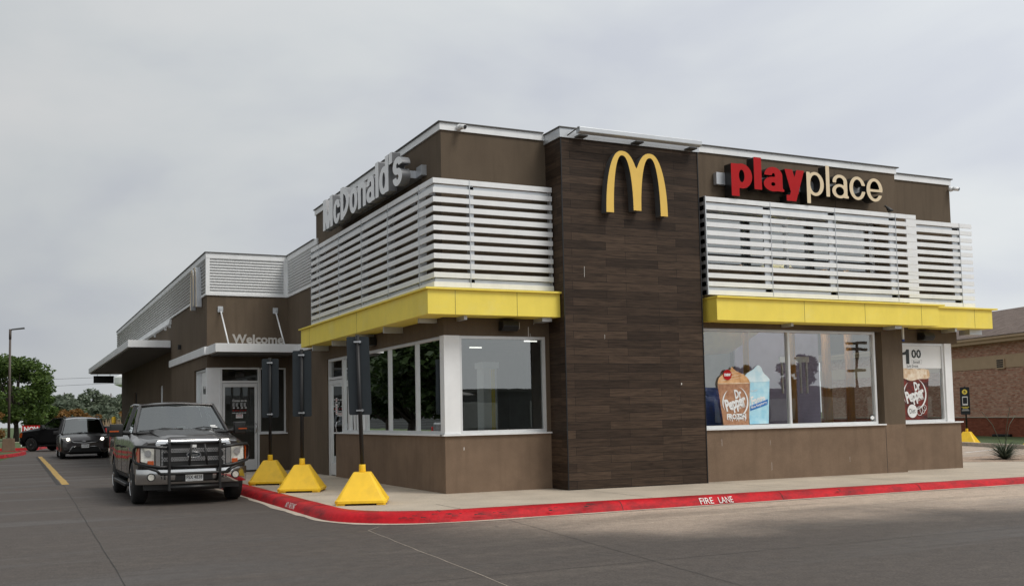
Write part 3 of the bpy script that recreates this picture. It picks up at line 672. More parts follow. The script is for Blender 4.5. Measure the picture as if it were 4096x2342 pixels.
# side door in the west block
Pl=S0
b=MB(); pbox(b,Pl,7.50,7.58,.03,.13,.15,2.948); pbox(b,Pl,6.36,6.42,.03,.13,.15,2.948); pbox(b,Pl,6.42,7.50,.03,.13,2.88,2.948); pbox(b,Pl,6.42,7.50,.03,.13,2.44,2.50)
fr=b.build('door_frame','frame',B)
b=MB(); b.poly([P(Pl,6.41,.09,2.49),P(Pl,7.51,.09,2.49),P(Pl,7.51,.09,2.89),P(Pl,6.41,.09,2.89)]); b.build('transom_pane','glassdark',fr)
b=MB()
for a in ((6.43,6.51,.17,2.43),(7.41,7.49,.17,2.43),(6.51,7.41,2.33,2.43),(6.51,7.41,.17,.45)): pbox(b,Pl,a[0],a[1],.05,.11,a[2],a[3])
pbox(b,Pl,6.51,7.41,.115,.15,1.30,1.37)
dr=b.build('side_door','frame',B,bevel=.004)
b=MB(); b.poly([P(Pl,6.5,.08,.44),P(Pl,7.42,.08,.44),P(Pl,7.42,.08,2.34),P(Pl,6.5,.08,2.34)]); b.build('pane','glassdark',dr)
b=MB(); b.tube([(.05,6.62,1.17),(-.05,6.62,1.20),(-.07,6.62,1.31),(-.05,6.62,1.42),(.05,6.62,1.45)],.014,8); b.build('handle','chromed',dr)

# ---- louvre screens
def screen(segs,posts,z1=5.71,n=12,pitch=.1675,h=.092,t=.03,ends=()):
    """segs: list of polylines (open) that the slats follow; posts: (x,y,dirx,diry)"""
    b=MB()
    for i in range(n):
        zt=z1-i*pitch
        for (x0,y0,x1,y1) in segs: b.box(x0,y0,zt-h,x1,y1,zt)
    return b.build('louvre_screen','white',B)
# west block: front and side
s=screen([(-.27,-.27,2.10,-.235),(-.27,-.235,-.235,8.03)],[])
b=MB()
for x in (.43,): b.box(x-.006,-.276,3.79,x+.006,-.13,5.715)
b.box(2.06,-.235,3.79,2.10,-.15,5.71)
for y in (.45,2.18,3.90,5.61,7.26,8.0): b.box(-.276,y-.006,3.79,-.13,y+.006,5.715)
for y in (.45,2.18,3.90,5.61,7.26): b.box(-.235,y+.01,3.79,-.20,y+.16,5.70)
b.box(.44,-.235,3.79,.52,-.20,5.70)
b.build('screen_post','silver',s)
b=MB()
b.box(-.235,-.235,5.50,2.05,-.20,5.60); b.box(-.235,-.20,5.50,-.20,8.0,5.60); b.box(-.235,-.235,3.82,2.05,-.20,3.93); b.box(-.235,-.20,3.82,-.20,8.0,3.93)
for x in (.2,.9,1.3,1.9):
    b.box(x,-.20,3.84,x+.06,-.0,3.90)
for y in (.3,1.3,2.6,3.4,4.8,6.2,7.6): b.box(-.20,y,3.84,0,y+.06,3.90); b.box(-.20,y,5.52,0,y+.06,5.58)
b.build('screen_rail','silver',s)
# middle
s=screen([(5.30,-.67,10.95,-.64)],[])
b=MB()
for x in (6.90,8.615,10.335): b.box(x-.006,-.676,3.79,x+.006,-.52,5.715)
b.box(5.285,-.676,3.77,5.305,-.40,5.72)
for x in (6.74,8.455,10.175): b.box(x,-.635,3.79,x+.15,-.60,5.70)
b.build('screen_post','silver',s)
b=MB(); b.box(5.31,-.635,5.50,10.32,-.60,5.60); b.box(5.31,-.635,3.82,10.32,-.60,3.93)
for x in (5.4,6.3,7.4,8.3,9.2,10.1): b.box(x,-.60,3.84,x+.06,-.4,3.90); b.box(x,-.60,5.52,x+.06,-.4,5.58)
b.build('screen_rail','silver',s)
b=MB()
for i in range(12): b.box(5.285,-.63,5.71-i*.1675-.092,5.31,-.41,5.71-i*.1675)
b.build('screen_return','white',s)
# east
s=screen([(11.08,-.27,13.15,-.235)],[])
b=MB(); 
for x in (12.75,): b.box(x-.006,-.276,3.79,x+.006,-.12,5.715)
b.box(12.55,-.235,3.79,12.73,-.20,5.70); b.build('screen_post','silver',s)
b=MB(); b.box(11.1,-.235,5.50,12.74,-.20,5.60); b.box(11.1,-.235,3.82,12.74,-.20,3.93)
for x in (11.2,12.0,12.6): b.box(x,-.20,3.84,x+.06,-.0,3.90)
b.build('screen_rail','silver',s)

# ---- yellow awnings
def awning(boxes,lips,joints,brks):
    b=MB()
    for q in boxes: b.box(*q)
    a=b.build('yellow_awning','yellow',B,bevel=.006)
    b=MB()
    for q in lips: b.box(*q)
    b.build('drip_edge','yellow',a,bevel=.004)
    b=MB()
    for q in joints: b.box(*q)
    b.build('panel_joint','joint',a)
    b=MB()
    for q in brks: b.box(*q)
    b.build('support_bracket','silver',a)
awning([(-.48,-.48,3.27,2.11,-.0,3.70),(-.48,0,3.27,0,8.20,3.70)],[(-.53,-.53,3.70,2.13,0,3.735),(-.53,0,3.70,0,8.27,3.735)],
       [(.03,-.4822,3.275,.036,-.48,3.695),(1.23,-.4822,3.275,1.236,-.48,3.695),(-.4822,7.4,3.275,-.48,7.406,3.695),(-.4822,3.6,3.275,-.48,3.606,3.695)],
       [(.25,-.35,3.20,.31,-.003,3.27),(1.8,-.35,3.20,2.0,-.003,3.27),(-.35,.3,3.19,-.003,.36,3.27),(-.4,2.1,3.15,-.003,2.16,3.27),(-.4,3.9,3.15,-.003,3.96,3.27),(-.4,5.7,3.15,-.003,5.76,3.27),(-.4,7.4,3.15,-.003,7.46,3.27)])
awning([(5.33,-.88,3.255,11.27,-.40,3.69)],[(5.31,-.93,3.69,11.42,-.40,3.725)],[(x,-.8822,3.26,x+.006,-.88,3.685) for x in (7.5,9.13,10.75)],
       [(7.3,-.7,3.19,7.36,-.403,3.255),(10.1,-.75,3.19,10.3,-.403,3.255)])
awning([(11.275,-.48,3.27,13.43,-.0,3.70)],[(11.43,-.53,3.70,13.57,0,3.735)],[(12.85,-.4822,3.275,12.856,-.48,3.695)],[(12.3,-.4,3.19,12.36,-.003,3.27),(13.0,-.2,3.15,13.4,.1,3.27)])
# ---- canopies
b=MB(); b.box(-2.2,10.2,3.29,-.002,11.5,3.51); b.box(-2.27,11.505,3.29,-2.2,18.5,3.51); b.box(-.05,8.3,3.30,-.001,10.19,3.50)
c=b.build('entry_canopy','white',B,bevel=.004)
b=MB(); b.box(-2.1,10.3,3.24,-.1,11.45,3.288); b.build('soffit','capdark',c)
b=MB()
for x0,x1 in ((-1.85,-1.84),(-.36,-.38)):
    b.tube([(x0,11.45,4.50),(x1,10.35,3.51)],.02,8)
b.build('tie_rod','white',c)
b=MB()
for x0 in (-1.85,-.36): b.box(x0-.07,11.46,4.44,x0+.07,11.50,4.60); b.box(x0-.02,11.38,4.46,x0+.02,11.46,4.54)
b.build('rod_bracket','silver',c,bevel=.005)
b=MB(); b.box(-3.53,18.6,3.97,-2.2,37.9,4.2); c=b.build('pickup_canopy','white',B,bevel=.005)
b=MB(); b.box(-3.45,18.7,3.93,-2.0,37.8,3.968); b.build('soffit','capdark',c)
# interior shell seen through the glass
b=MB(); b.box(.25,.25,.10,12.55,8.2,.145,0); b.box(-1.9,11.8,.10,12.5,20,.145,0)
b.build('interior_floor','floor_in',B)
b=MB(); b.box(.25,.22,3.2,5.15,8.2,3.24); b.box(-1.9,11.75,3.0,6,18,3.04); b.build('interior_ceiling','ceil_in',B)
b=MB(); b.box(.25,8.1,.15,6.4,8.2,3.2); b.box(6.4,8.1,.15,12.55,8.2,6.3); b.box(5.15,2.6,.15,5.22,8.1,6.3); b.box(-1.9,14.6,.15,3,14.7,3.0); b.build('interior_wall','light_in',B)
b=MB()
for (x,y) in ((.7,1.9),(1.7,2.6),(.8,4.4),(2.2,5.2),(3.6,4.0),(3.2,6.2)): b.box(x,y,3.17,x+.32,y+.03,3.198)
b.build('ceiling_lamp_or_fill','lamp_on',B)
b=MB()
for x,y in ((5.6,.9),(7.4,1.2),(9.2,.9),(11.0,1.2)): b.box(x,y,6.18,x+1.2,y+.35,6.2)
b.build('ceiling_lamp_or_fill','fill_hi',B)  # unseen panels added high over the play area to brighten the interior
# things standing inside
K=thing('drink_kiosk','white pillar with a yellow stripe standing behind the front window','display',(1.08,.55,.15))
b=MB(); b.box(.94,.40,.15,1.22,.70,2.38); k=b.build('pillar','paperw',K,world=True,bevel=.01)
b=MB(); b.box(.91,.37,2.38,1.25,.73,2.50); b.build('cap','white',K,world=True,bevel=.01)
b=MB(); b.box(1.095,.38,.16,1.165,.398,2.37); b.build('stripe','yellow',K,world=True)
T=thing('dining_table','dark dining table behind the west windows','table',(1.2,3.6,.15))
b=MB(); b.box(.7,3.1,.88,1.7,4.3,.92); b.build('tabletop','seat_in',T,world=True,bevel=.01); b=MB(); b.tube([(1.2,3.7,.15),(1.2,3.7,.88)],.05); b.build('leg','dark',T,world=True)
PL=thing('play_structure','indoor climbing frame with cream tube slide and orange posts behind the big window','playground',(8.5,2.5,.15))
b=MB()
b.tube([(5.3,1.1,3.15),(6.3,1.1,3.1),(7.0,1.15,3.15),(7.7,1.3,3.5),(8.5,1.6,4.1),(9.3,2.0,4.7)],.42,18); b.build('tube_slide','creamtube',PL,world=True)
b=MB()
for x,y in ((7.05,.45),(8.35,.5),(9.35,.5),(9.95,.45),(10.9,2.3),(8.1,3.6),(11.45,2.1)): b.tube([(x,y,.15),(x,y,4.6)],.065,12)
b.build('post','orange',PL,world=True)
b=MB(); b.box(9.3,3.7,.9,12.0,3.75,4.5); b.box(7.1,3.7,3.3,9.3,3.75,4.6); b.build('panel','purple',PL,world=True)
b=MB(); b.tube([(5.95,.55,.15),(5.95,.55,1.3),(6.0,.6,1.95)],.40,18); b.build('climbing_tube','blue',PL,world=True)
b=MB(); b.box(6.9,2.0,1.0,9.1,3.4,1.12); b.build('deck','redp',PL,world=True)
b=MB()
for i in range(5): b.box(9.75+i*.19,2.5,1.9,9.79+i*.19,2.54,2.65)
b.box(9.7,2.5,2.65,10.6,2.54,2.78); b.box(9.7,2.48,.9,10.6,2.5,.95); b.build('ladder_rail','paperw',PL,world=True)

# ---- fixtures on the building
def dome_cam(x,y,z,label,dx):
    t=thing('security_camera',label,'camera',(x,y,z)); b=MB(); b.lathe([(-.02,.03),(0,.055),(.05,.06),(.06,.05)],'y',n=16); b.build('mount','white',t)
    b=MB(); b.tube([(0,-.02,0),(dx,-.13,-.03)],.045,12); b.build('housing','white',t); b=MB(); b.tube([(dx,-.131,-.03),(dx*1.1,-.142,-.033)],.034,12); b.build('lens','black',t)
dome_cam(.34,-.10,6.72,'white dome security camera on the coping above the wide block by the lettering',.04); dome_cam(12.78,-.10,6.56,'white security camera on the far right corner of the roof line',.07)
def flood(x,y,z,label,side=False):
    t=thing('wall_floodlight',label,'floodlight',(x,y,z),-PI/2 if side else 0,'black floodlights under the awnings')
    b=MB(); b.prism([(-.16,0,-.09),(-.16,-.02,.09),(-.16,-.2,.08),(-.16,-.24,-.02),(-.16,-.17,-.10)],(.32,0,0)); b.build('housing','black',t,bevel=.01)
    b=MB(); b.poly([(-.13,-.246,-.03),(.13,-.246,-.03),(.13,-.186,-.098),(-.13,-.186,-.098)]); b.build('lens','dark',t)
flood(1.23,0,3.13,'black floodlight on the brown wall above the single front window left of the tower'); flood(11.7,0,3.10,'black floodlight above the window with the price poster'); flood(0,3.9,3.12,'black floodlight on the side wall above the row of dark windows',True)
t=thing('wall_light_tube','long grey tube light mounted on the coping above the yellow arches','light',(3.7,-.75,6.75))
b=MB(); b.prism([(2.36,-.92,6.645),(2.36,-.84,6.615),(2.36,-.78,6.63),(2.36,-.78,6.73),(2.36,-.85,6.755),(2.36,-.92,6.73)],(2.72,0,0)); b.build('housing','silver',t,world=True,bevel=.01)
b=MB()
for x in (2.40,3.62,4.85): b.box(x,-.83,6.585,x+.18,-.65,6.612)
b.tube([(2.36,-.88,6.72),(2.28,-.85,6.66),(2.22,-.70,6.60)],.012,6); b.build('bracket','capdark',t,world=True)
t=thing('conduit_box','small brown vent box on the side wall left of the entrance','vent',(-2.23,16.28,3.83)); b=MB(); b.box(-.06,-.06,-.08,.03,.06,.06); b.build('cover','dark',t,bevel=.01)
t=thing('blade_sign','thin white edge-on blade sign at the right end of the middle wall','sign',(10.67,-.30,3.15)); b=MB(); b.box(-.012,-.14,-.16,.012,0,.14); b.build('plate','paperw',t,bevel=.004); b=MB(); b.box(-.013,-.141,-.20,.013,0,-.161); b.build('band','blue',t)
t=thing('clearance_sign','blank black board hanging under the far end of the pick-up canopy','sign',(-2.9,37.0,3.65)); b=MB(); b.box(-.46,-.03,-.18,.46,.03,.17); b.build('board','black',t); b=MB(); b.box(-.3,-.01,.17,-.28,.01,.28); b.box(.28,-.01,.17,.3,.01,.28); b.build('hanger','silver',t)
t=thing('pigeon','small dark bird perched on top of the middle louvre screen','bird',(10.17,-.655,5.71),R_(35))
b=MB()
ring=[]
for yy,zz,r in ((-.10,.045,.010),(-.06,.055,.030),(-.025,.07,.054),(.01,.08,.060),(.035,.105,.050),(.048,.135,.033),(.055,.155,.030),(.07,.16,.024),(.082,.157,.010),(.098,.15,.003)): ring.append([(r*math.cos(a)*.85,yy+math.sin(a)*r*.0,zz+r*math.sin(a)) for a in [2*PI*k/10 for k in range(10)]])
b.loft(ring,smooth=True); b.tube([(.01,0,.05),(.012,.01,0)],.004,5); b.tube([(-.01,0,.05),(-.012,.01,0)],.004,5); b.build('body','black',t)

# ================================================================== SIGNS ON THE BUILDING
SG=thing('rooftop_lettering','silver channel letters of the restaurant name on the side of the tall corner block','lettering',(-.2,3.6,5.87))
sdf_letters([('M',.29,1.08,.07),('c',.27,.72,.05),('D',.29,.86,.05),('o',.27,.76,.06),('n',.27,.72,.05),('a',.26,.74,.05),('l',.27,.27,.05),('d',.27,.76,.04),("'",.26,.26,.03),('s',.27,.70,0)],-6.33,-.90,5.86,6.57,side_place(-.42),['letface','letsilver'],SG,.17,zr=(0,1.36))
b=MB(); b.box(-.25,1.0,5.98,-.0,6.2,6.12); b.box(-.10,.72,5.99,-.0,1.0,6.18); b.build('raceway','silver',SG,world=True)
PS=thing('wall_lettering','red and cream channel letters in lower case above the right louvre screen','lettering',(8,-.5,6))
sdf_letters([('p',.31,.84,.08),('l',.31,.31,.08),('a',.31,.84,.0),('y',.31,.90,0)],5.91,7.80,5.76,6.59,front_place(-.72),['signred','blackret'],PS,.22)
sdf_letters([('p',.155,.74,.10),('l',.155,.155,.11),('a',.155,.72,.05),('c',.155,.72,.05),('e',.155,.74,0)],7.84,9.95,5.75,6.58,front_place(-.72),['creamface','blackret'],PS,.22)
b=MB(); b.box(5.70,-.52,6.02,9.6,-.42,6.26); b.build('raceway','silver',PS,world=True)
def arches_outline(w=1.35,h=1.18):
    # left foot at 0, right foot at w; coordinates (u,z)
    c=w*.274; top=h; t=w*.119; hb=.07*h/1.18; mid=w/2; mh=.085*w/1.35
    o=[]
    K=18
    def arc(cx,a,hh,z0,t0,t1,k=K,p=1.0):
        return [(cx+a*math.copysign(abs(math.cos(x))**(.86),math.cos(x)),z0+hh*math.sin(x)**1.0) for x in [t0+(t1-t0)*i/k for i in range(k+1)]]
    aR=mid-c+.03*w
    o+= arc(c,c,top,0,PI,PI/2)
    zv=.80/1.18*h-.0
    # from peak down to the V notch
    seg=[p for p in arc(c,aR+.05*w,top,0,PI/2,0) if p[0]<mid-.004]
    o+=seg[1:]
    L=o[:]
    left=L
    right=[(w-x,z) for x,z in reversed(left)]
    zn=left[-1][1]
    outer=left+[(mid,zn-.035)]+right
    # inner right arch (from right foot inwards)
    ci=c+.0; ai=c-t; it=top-.085*h/1.18
    inL=arc(ci,ai,it,0,PI,PI/2)            # left foot inner up to apex
    inM=arc(ci,mid-mh-ci,it-hb,hb,PI/2,0)  # apex down to mid foot
    inner_left=inL+inM[1:]                 # ends at (mid-mh,hb)
    inner_right=[(w-x,z) for x,z in reversed(inner_left)]
    # outline order: left foot outer -> ... -> right foot outer -> right inner -> mid foot -> left inner
    return outer+ [(x,z) for x,z in reversed([(w-x,z) for x,z in inner_left])][::-1][0:0] + [(w-x,z) for x,z in inner_left] + list(reversed(inner_left))
def arches(name,label,place,w,h,depth,mf,ms):
    t=thing(name,label,'logo sign',place(w/2,0,depth))
    pts=arches_outline(w,h); b=MB()
    bmv=[b.bm.verts.new(place(x,z,0)) for x,z in pts]; bk=[b.bm.verts.new(place(x,z,depth)) for x,z in pts]; n=len(pts)
    for ring in (bmv,bk):
        es=[b.bm.edges.new((ring[i],ring[(i+1)%n])) for i in range(n)]
        r=bmesh.ops.triangle_fill(b.bm,use_beauty=True,edges=es)
        for f in r['geom']:
            if isinstance(f,bmesh.types.BMFace): f.material_index=0 if ring is bmv else 1
    for i in range(n):
        f=b.bm.faces.new((bmv[i],bmv[(i+1)%n],bk[(i+1)%n],bk[i])); f.material_index=1
    b.build('letter_face',[mf,ms],t,world=True)
    return t
arches('arches_logo','large yellow double-arch M on the dark wood tower',lambda u,z,d:(2.955+u,-.80+d,5.215+z),1.36,1.18,.178,'mface','mside')
arches('arches_logo','cream double-arch M seen edge-on over the corrugated band of the side wall',lambda u,z,d:(-2.36+d,13.40-u,4.66+z),1.16,1.14,.14,'creamface','silver')
WL=thing('entry_lettering','grey letters reading Welcome standing on the entrance canopy','lettering',(-1,10.3,3.51))
word_letters('Welcome',(-1.76,-.42,3.515,3.755),front_place(10.28),['welc','welc'],WL,offset=.028,depth=.02)
# fix: the letters of the canopy sit on its top edge

# door decals
DD=thing('door_decal','white Come on in opening-hours lettering on the entrance door glass','decal',(-1.33,11.54,1.8))
pf=front_place(11.542)
text('heading','Come on in',-1.52,-1.14,2.02,2.085,pf,'paperw',DD,offset=.02)
b=MB()
for j,z in enumerate((1.975,1.955,1.935,1.915,1.895)):
    for u in (-1.52,-1.43,-1.31,-1.22): b.poly([(u,11.542,z),(u+.065-(j%2)*.012,11.542,z),(u+.065-(j%2)*.012,11.542,z+.008),(u,11.542,z+.008)])
for u in (-1.51,-1.40,-1.29,-1.19): b.poly([(u,11.542,1.845),(u+.055,11.542,1.845),(u+.055,11.542,1.87),(u,11.542,1.87)])
for i in range(9): u=-1.52+i*.042; b.poly([(u,11.542,1.71),(u+.03,11.542,1.71),(u+.03,11.542,1.728),(u,11.542,1.728)])
b.build('text_lines','paperw',DD,world=True)
b=MB()
for i in range(6): u=-1.51+i*.065; b.poly([(u,11.542,1.77),(u+.03,11.542,1.77),(u+.03,11.542,1.80),(u,11.542,1.80)])
b.build('icons','redp',DD,world=True)
DS=thing('door_sticker','white sticker with red HOW ARE WE DOING? on the entrance door glass','sticker',(-1.33,11.54,1.63))
b=MB(); b.poly([(-1.425,11.543,1.58),(-1.24,11.543,1.58),(-1.24,11.543,1.685),(-1.425,11.543,1.685)]); b.build('label','paperw',DS,world=True)
text('letters','HOW ARE',-1.40,-1.265,1.645,1.672,front_place(11.541),'signred',DS,offset=.02); text('letters','WE DOING?',-1.41,-1.255,1.61,1.636,front_place(11.541),'signred',DS,offset=.02)
N6=thing('door_number','faint grey street number 608 on the glass above the entrance door','number',(-1.32,11.54,2.73)); text('digits','608',-1.45,-1.2,2.685,2.79,front_place(11.555),'capdark',N6)
SS=thing('door_sticker','white notice with red text on the glass of the side door','sticker',(.07,6.9,1.7))
b=MB(); b.poly([(.075,7.12,1.60),(.075,6.97,1.60),(.075,6.97,1.86),(.075,7.12,1.86)]); b.poly([(.075,7.10,1.90),(.075,7.0,1.90),(.075,7.0,2.0),(.075,7.10,2.0)]); b.build('label','paperw',SS,world=True)
b=MB()
for z in (1.64,1.68,1.72,1.76,1.80,1.93,1.96): b.poly([(.073,7.09,z),(.073,7.0,z),(.073,7.0,z+.018),(.073,7.09,z+.018)])
b.build('text_lines','signred',SS,world=True)
MP=thing('window_poster','white poster reading Medium in the window beside the entrance corner','poster',(-2.11,12.3,2.4))
b=MB(); b.poly([(-2.115,12.86,1.95),(-2.115,11.85,1.95),(-2.115,11.85,2.86),(-2.115,12.86,2.86)]); b.build('sheet','paperw',MP,world=True)
text('letters','Medium',-12.6,-12.0,2.25,2.48,side_place(-2.118),'ink',MP,offset=.02)

# ---- poster of frozen drinks
YW=-.40+.13
def gradmat(name,c1,c2,scale=9,det=6):
    m,t,bs=newmat(name); n=t.nodes.new; l=t.links.new; tc=n('ShaderNodeTexCoord'); no=n('ShaderNodeTexNoise'); no.inputs['Scale'].default_value=scale; no.inputs['Detail'].default_value=det; l(tc.outputs['Object'],no.inputs['Vector'])
    r=n('ShaderNodeValToRGB'); r.color_ramp.elements[0].position=.35; r.color_ramp.elements[1].position=.68; r.color_ramp.elements[0].color=(*c1,1); r.color_ramp.elements[1].color=(*c2,1); l(no.outputs['Fac'],r.inputs[0]); l(r.outputs[0],bs.inputs['Base Color']); bs.inputs['Roughness'].default_value=.4; return m
M['cola_froz']=gradmat('brown_slush_print',(.31,.145,.075),(.48,.26,.145),14); M['swirl_br']=gradmat('caramel_swirl_print',(.52,.25,.085),(.80,.50,.26),9)
M['blue_sl']=gradmat('blue_slush_print',(.30,.62,.78),(.55,.80,.88),5); M['swirl_bl']=gradmat('pale_blue_swirl_print',(.48,.72,.82),(.74,.86,.90),5)
M['cola']=gradmat('cola_print',(.03,.006,.004),(.22,.022,.010),7); M['foam']=gradmat('foam_print',(.62,.42,.24),(.85,.76,.62),10); M['bluelab']=mat('blue_label',(.015,.16,.50),.5)
FD=thing('drink_cutout','window cutout of a brown frozen drink cup with caramel swirl and red new dot','poster',(6.1,YW,1.25))
FB=thing('drink_cutout','window cutout of a pale blue frozen drink cup in the big window','poster',(6.8,YW,1.25))
def sheet(parent,name,pts,matn,y,th=.004):
    if name in('swirl','foam'):
        o=[]; n=len(pts)
        for i in range(n):
            p0,p1,p2,p3=[pts[(i+k)%n] for k in (-1,0,1,2)]
            for j in range(4):
                t=j/4; o.append(tuple(.5*(2*p1[a]+(p2[a]-p0[a])*t+(2*p0[a]-5*p1[a]+4*p2[a]-p3[a])*t*t+(3*p1[a]-p0[a]-3*p2[a]+p3[a])*t**3) for a in (0,1)))
        pts=o
    b=MB(); b.prism([(x,y,z) for x,z in pts],(0,th,0)); return b.build(name,matn,parent,world=True)
sheet(FB,'cup',[(6.50,1.23),(6.98,1.235),(7.04,2.10),(6.46,2.10)],'blue_sl',YW-.012)
sheet(FB,'swirl',[(6.43,2.08),(6.75,2.08),(7.01,2.09),(7.04,2.13),(6.99,2.19),(6.92,2.24),(6.87,2.30),(6.84,2.37),(6.77,2.42),(6.71,2.40),(6.64,2.34),(6.54,2.29),(6.45,2.24),(6.40,2.16)],'swirl_bl',YW-.016)
sheet(FD,'cup',[(5.84,1.225),(6.47,1.22),(6.53,2.06),(5.72,2.045)],'cola_froz',YW-.026)
sheet(FD,'swirl',[(5.76,2.045),(6.1,2.04),(6.49,2.055),(6.51,2.10),(6.47,2.16),(6.39,2.22),(6.30,2.26),(6.20,2.295),(6.13,2.345),(6.085,2.385),(6.05,2.33),(5.98,2.28),(5.86,2.235),(5.77,2.17),(5.735,2.10)],'swirl_br',YW-.030)
b=MB()
for (z0,x0,x1) in ((2.05,5.725,6.525),): b.poly([(x0,YW-.032,z0-.006),(x1,YW-.032,z0+.006),(x1,YW-.032,z0+.02),(x0,YW-.032,z0+.008)])
for (xa,za,xb,zb,th) in ((5.80,2.10,6.30,2.17,.012),(5.95,2.17,6.38,2.24,.012),(6.05,2.25,6.24,2.29,.01)): b.poly([(xa,YW-.032,za),(xb,YW-.032,zb),(xb+.02,YW-.032,zb+th),(xa,YW-.032,za+th)])
b.build('rim_highlights','foam',FD,world=True)
def logo_dp(parent,cx,cz,s,y,matn='paperw'):
    pf=front_place(y)
    text('letters','Dr',cx-.03*s,cx+.20*s,cz+.10*s,cz+.36*s,pf,matn,parent,offset=.045,rot=.18)
    text('letters','Pepper',cx-.36*s,cx+.36*s,cz-.28*s,cz+.16*s,pf,matn,parent,offset=.045,rot=.26,spacing=.88)
    text('letters','Est.1885',cx+.08*s,cx+.33*s,cz-.17*s,cz-.11*s,pf,matn,parent,offset=.01,rot=.26)
    b=MB()
    def cresc(a0,a1,rx,rz,w,k=18):
        pr=None
        for i in range(k+1):
            t=a0+(a1-a0)*i/k; ww=w*math.sin(PI*i/k)+.002
            p=b.bm.verts.new((cx+rx*math.cos(t),y,cz+rz*math.sin(t))); q=b.bm.verts.new((cx+(rx-ww)*math.cos(t),y,cz+(rz-ww)*math.sin(t)))
            if pr: b.bm.faces.new((pr[0],p,q,pr[1]))
            pr=(p,q)
    cresc(-1.75,1.25,.44*s,.44*s,.05*s); cresc(2.2,3.75,.46*s,.40*s,.045*s); b.build('swoosh',matn,parent,world=True)
logo_dp(FD,6.15,1.68,.72,YW-.034)
text('letters','FROZEN',5.92,6.40,1.335,1.45,front_place(YW-.034),'paperw',FD,offset=.05)
b=MB()
for i in range(9): x=5.94+i*.053; z=1.34-.015-.03*((i*7)%3)/2; b.poly([(x,YW-.034,z),(x+.012,YW-.034,z),(x+.014,YW-.034,1.345),(x-.003,YW-.034,1.345)])
b.build('drips','paperw',FD,world=True)
b=MB(); b.lathe([(YW-.040,.105),(YW-.036,.105)],'y',(5.965,0,2.225),24); b.build('dot','signred',FD,world=True)
text('letters','new',5.885,6.045,2.195,2.255,front_place(YW-.042),'paperw',FD,offset=.045)
text('letters','FROZEN',6.56,6.72,1.885,1.925,front_place(YW-.018),'paperw',FB,offset=.01,rot=.15)
text('letters','Fanta',6.55,6.92,1.62,1.82,front_place(YW-.018),'paperw',FB,offset=.03,rot=.2)
sheet(FB,'banner',[(6.52,1.50),(6.96,1.62),(6.98,1.73),(6.53,1.60)],'bluelab',YW-.020)
text('letters','Blue Raspberry',6.54,6.95,1.58,1.645,front_place(YW-.022),'paperw',FB,offset=.02,rot=.27)
ST=thing('window_sticker','small black and white octagonal sticker in the lower right corner of the big window','sticker',(9.81,YW,1.3))
sheet(ST,'octagon',[(9.81+.065*math.cos(PI/8+k*PI/4),1.30+.075*math.sin(PI/8+k*PI/4)) for k in range(8)],'ink',YW-.006); sheet(ST,'band',[(9.755,1.275),(9.865,1.275),(9.865,1.325),(9.755,1.325)],'paperw',YW-.009)
b=MB(); b.lathe([(YW-.0105,.045),(YW-.0092,.045)],'y',(9.81,0,1.30),16); b.build('ring','paperw',ST,world=True)
# ---- price poster
YE=.058
PP=thing('price_poster','white window poster with large black $1.00 Small Soft Drink price','poster',(11.8,YE,2.65))
sheet(PP,'sheet',[(10.9,2.385),(12.34,2.385),(12.36,2.90),(10.9,2.90)],'paperw',YE,.003)
pf=front_place(YE-.003)
sheet(PP,'digit',[(11.23,2.48),(11.33,2.48),(11.33,2.81),(11.25,2.81),(11.22,2.76),(11.13,2.735),(11.13,2.68),(11.23,2.69)],'ink',YE-.003,.0025); text('digits','00',11.40,11.70,2.61,2.81,pf,'ink',PP,offset=.03); text('letters','$',11.01,11.10,2.69,2.82,pf,'ink',PP,offset=.02)
text('letters','Small',11.44,11.65,2.50,2.555,pf,'ink',PP,offset=.005); text('letters','Soft Drink',11.24,11.60,2.405,2.46,pf,'ink',PP,offset=.005)
b=MB()
for q in ((11.40,2.485,11.71,2.488),(11.40,2.572,11.71,2.575),(11.40,2.488,11.403,2.572),(11.707,2.488,11.71,2.572)): b.poly([(q[0],YE-.003,q[1]),(q[2],YE-.003,q[1]),(q[2],YE-.003,q[3]),(q[0],YE-.003,q[3])])
b.build('outline','capdark',PP,world=True)
PC=thing('drink_poster','window cutout of a tall glass of cola with foam and the word Diet','poster',(11.4,YE,1.25))
sheet(PC,'glass',[(10.95,1.23),(11.80,1.23),(11.90,2.16),(10.9,2.16)],'cola',YE-.004); sheet(PC,'foam',[(10.9,2.12),(11.1,2.16),(11.35,2.10),(11.6,2.14),(11.90,2.16),(11.92,2.33),(11.84,2.36),(11.7,2.375),(11.62,2.36),(11.45,2.38),(11.3,2.36),(11.2,2.38),(10.9,2.36)],'foam',YE-.008)
logo_dp(PC,11.45,1.80,.80,YE-.012)
b=MB(); b.lathe([(YE-.016,.15),(YE-.013,.15)],'y',(11.34,0,1.42),24); b.build('disc','paperw',PC,world=True); text('letters','Diet',11.25,11.43,1.37,1.48,front_place(YE-.018),'ink',PC,offset=0,rot=.08)
b=MB()
for cx,cz,r in ((11.56,1.42,.09),(11.65,1.45,.08),(11.71,1.49,.06)):
    b.tube([(cx+r*math.cos(t),YE-.015,cz+r*1.1*math.sin(t)) for t in [2*PI*k/20 for k in range(21)]],.006,5)
b.build('loops','paperw',PC,world=True)

